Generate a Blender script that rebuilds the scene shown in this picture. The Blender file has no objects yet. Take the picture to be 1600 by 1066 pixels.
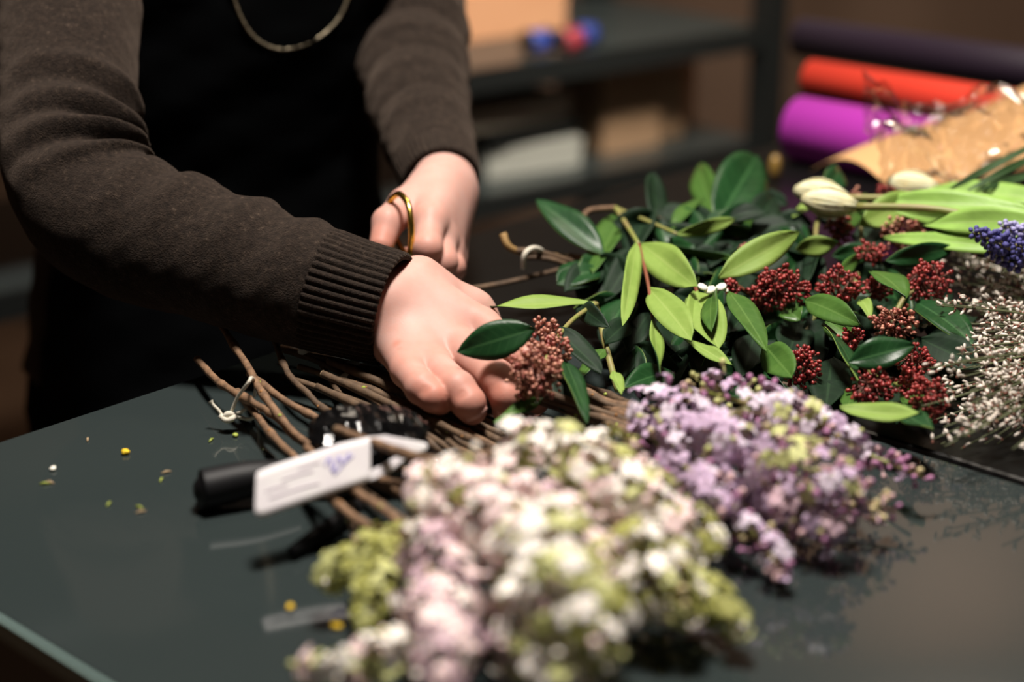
import bpy, math, random
import numpy as np
from mathutils import Vector, Matrix
R = random.Random(7)
NP = np.random.RandomState(5)
scene = bpy.context.scene
COL = scene.collection

# ------------------------------------------------------------------ camera
LENS, PITCH, CAMZ, TABZ = 60.0, math.radians(20.0), 1.336, 0.93
FPX = 1600 * LENS / 36.0
KD = 0.863
cam_d = bpy.data.cameras.new('camera'); cam = bpy.data.objects.new('camera', cam_d); COL.objects.link(cam)
cam.location = (0, 0, CAMZ); cam.rotation_euler = (math.pi / 2 - PITCH, 0, 0)
cam_d.lens = LENS; cam_d.sensor_width = 36; cam_d.clip_start = 0.02
cam_d.dof.use_dof = True; cam_d.dof.focus_distance = 1.075; cam_d.dof.aperture_fstop = 2.7
scene.camera = cam
scene.view_settings.view_transform = 'Standard'; scene.view_settings.look = 'None'
scene.view_settings.gamma = 1; scene.view_settings.use_curve_mapping = False
scene.view_settings.exposure = 0.0

# ------------------------------------------------------------------ world and lights
w = bpy.data.worlds.new('world'); scene.world = w; w.use_nodes = True
w.node_tree.nodes['Background'].inputs[0].default_value = (0.85, 0.9, 1.0, 1)
w.node_tree.nodes['Background'].inputs[1].default_value = 0.02
def area(name, loc, target, size, energy, color):
    l = bpy.data.lights.new(name, 'AREA'); l.shape = 'DISK'; l.size = size; l.energy = energy; l.color = color
    o = bpy.data.objects.new(name, l); COL.objects.link(o); o.location = loc
    o.rotation_euler = (Vector(target) - Vector(loc)).to_track_quat('-Z', 'Y').to_euler()
    return o
area('key_lamp', (0.02, 1.02, 2.45), (0.02, 1.00, 0.95), 0.30, 49, (1.0, 0.925, 0.85))
area('background_fill', (0.25, 2.0, 2.5), (0.05, 2.6, 0.8), 0.4, 10, (1.0, 0.86, 0.70))  # added fill for the background and its reflection, not a known fixture
sl_ = area('shelf_fill', (0.50, 1.70, 1.80), (0.12, 2.62, 0.76), 0.2, 3.2, (1.0, 0.88, 0.74)); sl_.data.spread = math.radians(70)  # added light reaching in under the top board to brighten the boxes
area('upper_wall_fill', (1.1, 3.45, 2.7), (1.0, 3.9, 2.3), 0.5, 14, (1.0, 0.88, 0.76))  # added light on the upper wall so the glass reflects warm brown

# ------------------------------------------------------------------ helpers
FW = Vector((0, math.cos(PITCH), -math.sin(PITCH))); UPV = Vector((0, math.sin(PITCH), math.cos(PITCH)))
CAM = Vector((0, 0, CAMZ))
def A(px, py, d):                       # sight line at real depth d
    return CAM + FW * d + Vector((1, 0, 0)) * ((px - 800) / FPX * d) + UPV * ((533 - py) / FPX * d)
def P(px, py, d): return A(px, py, d * KD)
def H(px, py, h=0.0):                   # sight line meets the plane h above the table
    v = FW + Vector((1, 0, 0)) * ((px - 800) / FPX) + UPV * ((533 - py) / FPX)
    return CAM + v * ((TABZ + h - CAMZ) / v.z)
def dep(p): return (p - CAM).dot(FW)
def pxm(p): return FPX / dep(p)         # pixels per metre

OFF = {}
def link(o, parent=None):
    COL.objects.link(o)
    if parent is not None: o.parent = parent
    return o
def tag(o, label, cat, group=None, kind=None):
    o['label'] = label; o['category'] = cat
    if group: o['group'] = group
    if kind: o['kind'] = kind
    return o
def thing(name, loc, label, cat, group=None):
    o = bpy.data.objects.new(name, None); o.empty_display_size = 0.02
    COL.objects.link(o); o.location = loc; OFF[o] = Vector(loc)
    return tag(o, label, cat, group)
class MB:
    def __init__(s): s.v = []; s.f = []; s.m = []; s.uv = []
    def add(s, vs, fs, mi=0, uvs=None):
        b = len(s.v); s.v += [tuple(q) for q in vs]
        s.f += [tuple(b + i for i in q) for q in fs]; s.m += [mi] * len(fs)
        s.uv += list(uvs) if uvs is not None else [(0, 0)] * len(vs)
        return s
    def tube(s, pts, rad, n=8, mi=0, cap=True):
        pts = [Vector(p) for p in pts]; k = len(pts)
        if not hasattr(rad, '__len__'): rad = [rad] * k
        vs = []; uv = []; side = None
        L = 0
        for i, p in enumerate(pts):
            t = (pts[min(i + 1, k - 1)] - pts[max(i - 1, 0)]).normalized()
            if side is None:
                side = t.orthogonal().normalized()
            side = (side - t * side.dot(t)).normalized(); up = t.cross(side)
            if i: L += (p - pts[i - 1]).length
            for j in range(n):
                a = 2 * math.pi * j / n
                vs.append(p + (side * math.cos(a) + up * math.sin(a)) * rad[i]); uv.append((L, j / n))
        fs = [(i * n + j, i * n + (j + 1) % n, (i + 1) * n + (j + 1) % n, (i + 1) * n + j) for i in range(k - 1) for j in range(n)]
        if cap: fs += [tuple(range(n - 1, -1, -1)), tuple(range((k - 1) * n, k * n))]
        return s.add(vs, fs, mi, uv)
    def box(s, c, sx, sy, sz, rz=0, mi=0, ux=None, uy=None):
        c = Vector(c); ux = Vector(ux) if ux else Vector((math.cos(rz), math.sin(rz), 0)); uy = Vector(uy) if uy else Vector((-ux.y, ux.x, 0)); uz = ux.cross(uy)
        vs = [c + ux * (sx / 2 * a) + uy * (sy / 2 * b) + uz * (sz / 2 * e) for e in (-1, 1) for a, b in ((-1, -1), (1, -1), (1, 1), (-1, 1))]
        return s.add(vs, [(3, 2, 1, 0), (4, 5, 6, 7), (0, 1, 5, 4), (1, 2, 6, 5), (2, 3, 7, 6), (3, 0, 4, 7)], mi)
    def ball(s, c, r, axis=None, ratio=1.0, nu=7, nv=5, mi=0):
        c = Vector(c); ax = Vector(axis).normalized() if axis else Vector((0, 0, 1)); x = ax.orthogonal().normalized(); y = ax.cross(x)
        vs = [c - ax * r * ratio]
        for i in range(1, nv):
            th = math.pi * i / nv
            for j in range(nu):
                a = 2 * math.pi * j / nu
                vs.append(c - ax * (r * ratio * math.cos(th)) + (x * math.cos(a) + y * math.sin(a)) * (r * math.sin(th)))
        vs.append(c + ax * r * ratio); e = len(vs) - 1
        fs = [(0, 1 + (j + 1) % nu, 1 + j) for j in range(nu)]
        fs += [(1 + i * nu + j, 1 + i * nu + (j + 1) % nu, 1 + (i + 1) * nu + (j + 1) % nu, 1 + (i + 1) * nu + j) for i in range(nv - 2) for j in range(nu)]
        fs += [(e, 1 + (nv - 2) * nu + j, 1 + (nv - 2) * nu + (j + 1) % nu) for j in range(nu)]
        return s.add(vs, fs, mi)
    def build(s, name, mats, parent=None, smooth=True, bevel=0, loc=None):
        o = Vector((0, 0, 0))
        if parent is not None: o = OFF[parent]
        elif loc is not None: o = Vector(loc)
        else:
            a = np.array(s.v); o = Vector((a[:, 0].mean(), a[:, 1].mean(), a[:, 2].min()))
        me = bpy.data.meshes.new(name)
        va = np.array(s.v, dtype=float) - np.array(o)
        me.from_pydata(va.tolist(), [], s.f)
        if not isinstance(mats, (list, tuple)): mats = [mats]
        for q in mats: me.materials.append(q)
        if len(mats) > 1: me.polygons.foreach_set('material_index', s.m)
        if smooth: me.polygons.foreach_set('use_smooth', [True] * len(s.f))
        uvl = me.uv_layers.new(name='UVMap'); li = np.zeros(len(me.loops), dtype=int); me.loops.foreach_get('vertex_index', li)
        uvl.data.foreach_set('uv', np.array(s.uv, dtype=float)[li].ravel())
        ob = bpy.data.objects.new(name, me); link(ob, parent)
        if parent is None: ob.location = o
        OFF[ob] = o
        if bevel:
            b = ob.modifiers.new('bevel', 'BEVEL'); b.width = bevel; b.segments = 2; b.limit_method = 'ANGLE'
        return ob
def struct(o): o['kind'] = 'structure'; return o
def smooth_path(pts, per=6):
    pts = [Vector(p) for p in pts]; out = []
    for i in range(len(pts) - 1):
        p0 = pts[max(i - 1, 0)]; p1 = pts[i]; p2 = pts[i + 1]; p3 = pts[min(i + 2, len(pts) - 1)]
        for q in range(per):
            t = q / per
            out.append(0.5 * ((2 * p1) + (p2 - p0) * t + (2 * p0 - 5 * p1 + 4 * p2 - p3) * t * t + (3 * p1 - p0 - 3 * p2 + p3) * t ** 3))
    return out + [pts[-1]]
def interp(xs, ys, n): return list(np.interp(np.linspace(0, 1, n), xs, ys))

# ------------------------------------------------------------------ materials
def mat(name, color, rough=0.6, metal=0.0, noise=None, bump=None, spec=0.5, **kw):
    """noise=(scale, colour2, contrast); bump=(scale, strength, distance)"""
    m = bpy.data.materials.new(name); m.use_nodes = True; nt = m.node_tree; b = nt.nodes['Principled BSDF']
    b.inputs['Base Color'].default_value = (*color, 1); b.inputs['Roughness'].default_value = rough
    b.inputs['Metallic'].default_value = metal; b.inputs['Specular IOR Level'].default_value = spec
    for k, v in kw.items(): b.inputs[k.replace('_', ' ')].default_value = v
    tc = nt.nodes.new('ShaderNodeTexCoord')
    if noise:
        n = nt.nodes.new('ShaderNodeTexNoise'); n.inputs['Scale'].default_value = noise[0]; n.inputs['Detail'].default_value = 4
        nt.links.new(tc.outputs['Object'], n.inputs['Vector'])
        r = nt.nodes.new('ShaderNodeValToRGB'); c = noise[2]
        r.color_ramp.elements[0].position = 0.5 - c; r.color_ramp.elements[1].position = 0.5 + c
        r.color_ramp.elements[0].color = (*color, 1); r.color_ramp.elements[1].color = (*noise[1], 1)
        nt.links.new(n.outputs['Fac'], r.inputs['Fac']); nt.links.new(r.outputs['Color'], b.inputs['Base Color'])
    if bump:
        n = nt.nodes.new('ShaderNodeTexNoise'); n.inputs['Scale'].default_value = bump[0]; n.inputs['Detail'].default_value = 5
        nt.links.new(tc.outputs['Object'], n.inputs['Vector'])
        u = nt.nodes.new('ShaderNodeBump'); u.inputs['Strength'].default_value = bump[1]; u.inputs['Distance'].default_value = bump[2]
        nt.links.new(n.outputs['Fac'], u.inputs['Height']); nt.links.new(u.outputs['Normal'], b.inputs['Normal'])
    return m
def leaf_mat(name, c, vein, rough=0.3, trans=0.0, c2=None):
    m = mat(name, c, rough, spec=(0.22 if rough > 0.35 else 0.4), noise=(60, c2 or tuple(q * 1.35 for q in c), 0.25))
    nt = m.node_tree; b = nt.nodes['Principled BSDF']
    uv = nt.nodes.new('ShaderNodeTexCoord'); sp = nt.nodes.new('ShaderNodeSeparateXYZ'); nt.links.new(uv.outputs['UV'], sp.inputs[0])
    def mth(op, a, bb):
        n = nt.nodes.new('ShaderNodeMath'); n.operation = op
        for i, q in enumerate((a, bb)):
            if q is None: continue
            if isinstance(q, (int, float)): n.inputs[i].default_value = q
            else: nt.links.new(q, n.inputs[i])
        return n.outputs[0]
    av = mth('ABSOLUTE', mth('SUBTRACT', sp.outputs['Y'], 0.5), None)
    mid = mth('LESS_THAN', av, 0.035)
    veins = mth('POWER', mth('ABSOLUTE', mth('SINE', mth('MULTIPLY', mth('SUBTRACT', sp.outputs['X'], mth('MULTIPLY', av, 0.35)), 26.0), None), None), 14.0)
    f = mth('MAXIMUM', mth('MULTIPLY', mid, 0.5), mth('MULTIPLY', veins, 0.10))
    mx = nt.nodes.new('ShaderNodeMix'); mx.data_type = 'RGBA'; nt.links.new(f, mx.inputs['Factor'])
    src = b.inputs['Base Color'].links[0].from_socket
    nt.links.new(src, mx.inputs[6]); mx.inputs[7].default_value = (*vein, 1); nt.links.new(mx.outputs[2], b.inputs['Base Color'])
    bp = nt.nodes.new('ShaderNodeBump'); bp.inputs['Strength'].default_value = 0.35; bp.inputs['Distance'].default_value = 0.0006
    nt.links.new(f, bp.inputs['Height']); nt.links.new(bp.outputs['Normal'], b.inputs['Normal'])
    return m
def petal(name, c, c2=None, sub=0.25):
    return mat(name, c, 0.55, noise=(90, c2 or tuple(min(1, q * 1.15) for q in c), 0.2), Subsurface_Weight=sub, Subsurface_Radius=(0.004, 0.003, 0.002), Subsurface_Scale=0.5, spec=0.25)
M = {}
M['glass'] = mat('dark_glass', (0.023, 0.031, 0.031), 0.07, noise=(3, (0.028, 0.036, 0.035), 0.3), bump=(900, 0.02, 0.0002), spec=0.6)
M['glass_edge'] = mat('glass_edge', (0.18, 0.26, 0.24), 0.15)
M['black_frame'] = mat('black_frame', (0.006, 0.007, 0.007), 0.4)
M['black_table'] = mat('black_table', (0.0035, 0.004, 0.0038), 0.30, noise=(20, (0.006, 0.006, 0.0055), 0.3), spec=0.3)
M['floor'] = mat('brown_floor', (0.10, 0.055, 0.03), 0.5, noise=(6, (0.16, 0.09, 0.05), 0.3))
M['wall'] = mat('brown_wall', (0.13, 0.075, 0.045), 0.7, noise=(4, (0.18, 0.11, 0.07), 0.3))
M['ceiling'] = mat('ceiling', (0.35, 0.30, 0.26), 0.9)
M['skin'] = mat('skin', (0.72, 0.43, 0.35), 0.5, Subsurface_Weight=0.25, Subsurface_Radius=(0.012, 0.005, 0.003), Subsurface_Scale=0.6, spec=0.25)
M['nail'] = mat('nail', (0.75, 0.42, 0.36), 0.28)
M['black_cloth'] = mat('black_cloth', (0.0012, 0.0014, 0.0017), 0.95, bump=(700, 0.3, 0.0004), spec=0.06)
M['apron'] = mat('black_apron', (0.0011, 0.0014, 0.0018), 0.9, bump=(500, 0.3, 0.0004), spec=0.06)
M['hair'] = mat('brown_hair', (0.03, 0.018, 0.01), 0.5, bump=(300, 0.6, 0.001))
M['gold'] = mat('gold', (0.88, 0.62, 0.12), 0.2, 1.0)
M['cord'] = mat('necklace_cord', (0.30, 0.25, 0.17), 0.45, 0.6)
M['bark'] = mat('bark', (0.085, 0.045, 0.022), 0.75, noise=(180, (0.24, 0.135, 0.07), 0.22), bump=(500, 0.5, 0.0005))
M['bark2'] = mat('bark_dark', (0.05, 0.028, 0.014), 0.75, noise=(130, (0.14, 0.085, 0.045), 0.22), bump=(400, 0.5, 0.0008))
M['tan'] = mat('tan_stem', (0.30, 0.18, 0.06), 0.7)
M['eye'] = mat('eye_white', (0.7, 0.68, 0.65), 0.3)
M['cut'] = mat('cut_wood', (0.42, 0.30, 0.17), 0.8)
M['node'] = mat('orange_node', (0.30, 0.13, 0.03), 0.7)
M['budgreen'] = mat('green_bud', (0.30, 0.36, 0.05), 0.5)
M['white_bud'] = petal('white_bud', (0.75, 0.72, 0.62))
M['twine'] = mat('twine', (0.62, 0.58, 0.48), 0.9, bump=(900, 0.5, 0.0005))
M['paper'] = mat('tag_paper', (0.66, 0.62, 0.65), 0.7, noise=(45, (0.72, 0.70, 0.70), 0.15))
M['ink'] = mat('blurred_ink', (0.36, 0.33, 0.62), 0.8)
M['ink2'] = mat('pink_print', (0.52, 0.44, 0.52), 0.8)
M['plastic_black'] = mat('black_plastic', (0.003, 0.003, 0.0032), 0.16, spec=0.4, bump=(160, 0.3, 0.002))
M['tool_black'] = mat('tool_black', (0.004, 0.004, 0.005), 0.55, spec=0.25)
M['steel'] = mat('steel', (0.4, 0.4, 0.4), 0.3, 1.0)
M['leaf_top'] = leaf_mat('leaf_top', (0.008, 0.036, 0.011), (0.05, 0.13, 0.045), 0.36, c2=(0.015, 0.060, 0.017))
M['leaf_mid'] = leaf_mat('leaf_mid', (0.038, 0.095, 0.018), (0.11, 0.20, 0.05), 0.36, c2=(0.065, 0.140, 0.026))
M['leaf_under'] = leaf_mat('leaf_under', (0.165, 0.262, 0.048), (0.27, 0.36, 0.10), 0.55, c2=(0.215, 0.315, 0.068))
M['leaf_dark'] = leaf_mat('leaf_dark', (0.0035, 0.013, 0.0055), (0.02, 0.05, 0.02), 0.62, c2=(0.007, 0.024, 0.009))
M['gstem'] = mat('green_stem', (0.20, 0.24, 0.05), 0.5, noise=(70, (0.26, 0.20, 0.08), 0.2))
M['rstem'] = mat('red_stem', (0.20, 0.06, 0.03), 0.5)
M['berry_red'] = mat('berry_red', (0.17, 0.010, 0.014), 0.3, noise=(260, (0.42, 0.06, 0.05), 0.12))
M['berry_copper'] = mat('berry_copper', (0.26, 0.05, 0.04), 0.3, noise=(260, (0.62, 0.30, 0.20), 0.10))
M['pedicel'] = mat('pedicel', (0.14, 0.035, 0.02), 0.6)
M['fl_white'] = petal('floret_white', (0.86, 0.78, 0.69), (0.88, 0.84, 0.78))
M['fl_pink'] = petal('floret_pink', (0.86, 0.61, 0.60), (0.88, 0.72, 0.70))
M['fl_mauve'] = petal('floret_dusty_mauve', (0.52, 0.33, 0.40), (0.62, 0.45, 0.48))
M['fl_lime'] = petal('floret_lime', (0.44, 0.46, 0.13), (0.58, 0.58, 0.30))
M['fl_olive'] = petal('floret_olive', (0.26, 0.28, 0.05), (0.38, 0.36, 0.12))
M['fl_lav'] = petal('floret_lavender', (0.48, 0.32, 0.49), (0.60, 0.46, 0.60))
M['fl_pale'] = petal('floret_pale_lavender', (0.64, 0.52, 0.64), (0.74, 0.66, 0.74))
M['bud_purple'] = petal('bud_purple', (0.38, 0.14, 0.30), (0.52, 0.27, 0.42))
M['bud_pink'] = petal('bud_pink', (0.60, 0.36, 0.40), (0.66, 0.46, 0.44))
M['bud_cream'] = petal('bud_cream', (0.58, 0.52, 0.24), (0.64, 0.50, 0.32))
M['broom'] = petal('broom_bud', (0.66, 0.58, 0.50), (0.76, 0.70, 0.62), 0.1)
M['broom_base'] = mat('broom_calyx', (0.25, 0.09, 0.06), 0.6)
M['broom_stem'] = mat('broom_stem', (0.10, 0.115, 0.05), 0.6)
M['tulip_leaf'] = leaf_mat('tulip_leaf', (0.20, 0.34, 0.07), (0.3, 0.42, 0.14), 0.4)
M['tulip'] = petal('tulip_cream', (0.74, 0.66, 0.38), (0.72, 0.72, 0.5))
M['grass'] = mat('dark_grass', (0.03, 0.07, 0.02), 0.5)
M['muscari'] = petal('muscari_blue', (0.06, 0.06, 0.22), (0.12, 0.11, 0.32))
M['muscari_pale'] = petal('muscari_pale', (0.34, 0.32, 0.55))
M['red_roll'] = mat('red_wrap', (0.72, 0.055, 0.03), 0.45, bump=(40, 0.1, 0.001))
M['purple_roll'] = mat('purple_wrap', (0.50, 0.045, 0.46), 0.45, bump=(40, 0.1, 0.001))
M['violet_roll'] = mat('dark_violet_wrap', (0.016, 0.007, 0.018), 0.6)
M['kraft'] = mat('kraft_paper', (0.62, 0.34, 0.14), 0.7, noise=(30, (0.66, 0.38, 0.17), 0.3))
M['cardboard'] = mat('cardboard', (0.55, 0.27, 0.14), 0.8, noise=(12, (0.60, 0.32, 0.17), 0.3))
M['beige'] = mat('beige_box', (0.34, 0.22, 0.13), 0.7)
M['offwhite'] = mat('offwhite_card', (0.45, 0.41, 0.34), 0.7)
M['greywhite'] = mat('grey_white_card', (0.36, 0.37, 0.33), 0.7)
M['shelf'] = mat('shelf_black', (0.010, 0.012, 0.012), 0.35)
M['shelf_board'] = mat('shelf_board', (0.035, 0.045, 0.045), 0.3)
M['blue'] = mat('blue_ribbon', (0.02, 0.05, 0.30), 0.4)
M['redr'] = mat('red_ribbon', (0.35, 0.03, 0.05), 0.4)
M['yellow'] = petal('yellow_petal', (0.80, 0.50, 0.02))
M['amber'] = mat('amber_glass', (0.28, 0.17, 0.04), 0.3)
def clear(name, tint, fac):
    m = bpy.data.materials.new(name); m.use_nodes = True; nt = m.node_tree; nt.nodes.clear()
    o = nt.nodes.new('ShaderNodeOutputMaterial'); mx = nt.nodes.new('ShaderNodeMixShader'); t = nt.nodes.new('ShaderNodeBsdfTransparent'); g = nt.nodes.new('ShaderNodeBsdfGlossy')
    t.inputs[0].default_value = (*tint, 1); g.inputs['Roughness'].default_value = 0.12; g.inputs[0].default_value = (1, 1, 1, 1)
    mx.inputs[0].default_value = fac; nt.links.new(t.outputs[0], mx.inputs[1]); nt.links.new(g.outputs[0], mx.inputs[2]); nt.links.new(mx.outputs[0], o.inputs[0])
    return m
M['cello'] = clear('cellophane', (0.95, 0.93, 0.90), 0.34)
M['clear_label'] = clear('clear_label', (0.9, 0.85, 0.9), 0.30)

def sweater_mat():
    m = mat('brown_knit', (0.030, 0.020, 0.0145), 0.95, spec=0.15, Sheen_Weight=0.18, Sheen_Roughness=0.5, Sheen_Tint=(0.55, 0.42, 0.33, 1))
    nt = m.node_tree; b = nt.nodes['Principled BSDF']; tc = nt.nodes.new('ShaderNodeTexCoord')
    n1 = nt.nodes.new('ShaderNodeTexNoise'); n1.inputs['Scale'].default_value = 900; n1.inputs['Detail'].default_value = 3
    n2 = nt.nodes.new('ShaderNodeTexNoise'); n2.inputs['Scale'].default_value = 260; n2.inputs['Detail'].default_value = 6; n2.inputs['Roughness'].default_value = 0.7
    for n in (n1, n2): nt.links.new(tc.outputs['Object'], n.inputs['Vector'])
    r = nt.nodes.new('ShaderNodeValToRGB'); e = r.color_ramp.elements
    e[0].position = 0.36; e[0].color = (0.010, 0.0070, 0.0055, 1); e[1].position = 0.60; e[1].color = (0.025, 0.017, 0.0125, 1)
    q = e.new(0.80); q.color = (0.10, 0.072, 0.052, 1)
    nt.links.new(n2.outputs['Fac'], r.inputs['Fac']); nt.links.new(r.outputs['Color'], b.inputs['Base Color'])
    ad = nt.nodes.new('ShaderNodeMath'); ad.operation = 'ADD'; nt.links.new(n1.outputs['Fac'], ad.inputs[0]); nt.links.new(n2.outputs['Fac'], ad.inputs[1])
    u = nt.nodes.new('ShaderNodeBump'); u.inputs['Strength'].default_value = 0.8; u.inputs['Distance'].default_value = 0.0012
    nt.links.new(ad.outputs[0], u.inputs['Height']); nt.links.new(u.outputs['Normal'], b.inputs['Normal'])
    return m
M['knit'] = sweater_mat()
def skin_attr():
    m = M['skin']; nt = m.node_tree; b = nt.nodes['Principled BSDF']
    at = nt.nodes.new('ShaderNodeAttribute'); at.attribute_name = 'redness'
    tc = nt.nodes.new('ShaderNodeTexCoord'); n = nt.nodes.new('ShaderNodeTexNoise'); n.inputs['Scale'].default_value = 70; n.inputs['Detail'].default_value = 5
    nt.links.new(tc.outputs['Object'], n.inputs['Vector'])
    ma = nt.nodes.new('ShaderNodeMath'); ma.operation = 'MULTIPLY_ADD'; nt.links.new(n.outputs['Fac'], ma.inputs[0]); ma.inputs[1].default_value = 0.5; nt.links.new(at.outputs['Fac'], ma.inputs[2])
    r = nt.nodes.new('ShaderNodeValToRGB'); e = r.color_ramp.elements
    e[0].position = 0.15; e[0].color = (0.55, 0.335, 0.285, 1); e[1].position = 1.15 if False else 1.0; e[1].color = (0.52, 0.19, 0.13, 1)
    nt.links.new(ma.outputs[0], r.inputs['Fac']); nt.links.new(r.outputs['Color'], b.inputs['Base Color'])
    n2 = nt.nodes.new('ShaderNodeTexNoise'); n2.inputs['Scale'].default_value = 700; nt.links.new(tc.outputs['Object'], n2.inputs['Vector'])
    u = nt.nodes.new('ShaderNodeBump'); u.inputs['Strength'].default_value = 0.12; u.inputs['Distance'].default_value = 0.0006
    nt.links.new(n2.outputs['Fac'], u.inputs['Height']); nt.links.new(u.outputs['Normal'], b.inputs['Normal'])
skin_attr()

# ------------------------------------------------------------------ the room
def room():
    def slab(name, c, sx, sy, sz, m): return struct(MB().box(c, sx, sy, sz).build(name, M[m], None, False, loc=c))
    slab('floor', (0, 1.2, -0.03), 6.4, 6.4, 0.06, 'floor')
    slab('wall_back', (0, 3.9, 1.4), 6.4, 0.1, 2.8, 'wall')
    slab('wall_right', (2.6, 1.2, 1.4), 0.1, 6.4, 2.8, 'wall')
    slab('wall_left', (-2.6, 1.2, 1.4), 0.1, 6.4, 2.8, 'wall')
    slab('ceiling', (0, 1.2, 2.83), 6.4, 6.4, 0.06, 'ceiling')
    slab('baseboard_back', (0, 3.84, 0.06), 6.2, 0.02, 0.12, 'black_frame')
room()

# ------------------------------------------------------------------ tables
a0, a1 = H(0, 690), H(350, 575)
TU = (a1 - a0).normalized(); TV = Vector((TU.y, -TU.x, 0))          # TU along the far edge, TV towards the viewer
CORNER_L = H(0, 690)
b0 = H(0, 961)
def uv(p): q = p - a0; return q.dot(TU), q.dot(TV)
uL = uv(b0)[0]; uL2 = uv(H(166, 1063))[0]
uR = 0.5 * (uv(H(1422, 707))[0] + uv(H(1600, 754.6))[0])
print('table u', uL, uL2, 'right', uv(H(1422, 707))[0], uv(H(1600, 754.6))[0], 'TU', TU)
def UV(u, v, z): return a0 + TU * u + TV * v + Vector((0, 0, z))
def tables():
    uLm = 0.5 * (uL + uL2)
    W = uR - uLm; D = 0.95
    t = thing('glass_table', UV(uLm + W / 2, D / 2, -TABZ), 'dark glass work table with reflective top under the lilac', 'table')
    c = UV(uLm + W / 2, D / 2, -0.006)
    MB().box(c, W, D, 0.012, ux=TU, uy=-TV).build('tabletop', M['glass'], t, False, 0.0015)
    e = MB(); z = -0.0045
    fr = MB().box(UV(uLm + W / 2, D / 2, -0.04), W - 0.03, D - 0.03, 0.05, ux=TU, uy=-TV); fr.build('frame', M['black_frame'], t, False)
    ed = MB().box(UV(uLm - 0.0012, D / 2, -0.006), 0.0022, D, 0.011, ux=TU, uy=-TV); ed.build('glass_edge', M['glass_edge'], t, False)
    for fu in (0.05, W - 0.05):
        for fv in (0.05, D - 0.05):
            MB().box(UV(uLm + fu, fv, -TABZ / 2 - 0.03), 0.045, 0.045, TABZ - 0.075, ux=TU, uy=-TV).build('leg', M['black_frame'], t, False, 0.002)
    # second table to the right
    W2, v0, v1 = 1.5, -0.10, 0.75
    t = thing('black_table', UV(uR + 0.006 + W2 / 2, (v0 + v1) / 2, -TABZ), 'black work table carrying the skimmia and paper rolls', 'table')
    MB().box(UV(uR + 0.006 + W2 / 2, (v0 + v1) / 2, -0.018), W2, v1 - v0, 0.036, ux=TU, uy=-TV).build('tabletop', M['black_table'], t, False, 0.003)
    for fu in (0.06, W2 - 0.06):
        for fv in (v0 + 0.06, v1 - 0.06):
            MB().box(UV(uR + fu, fv, -TABZ / 2 - 0.018), 0.05, 0.05, TABZ - 0.036, ux=TU, uy=-TV).build('leg', M['black_frame'], t, False, 0.002)
tables()

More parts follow.
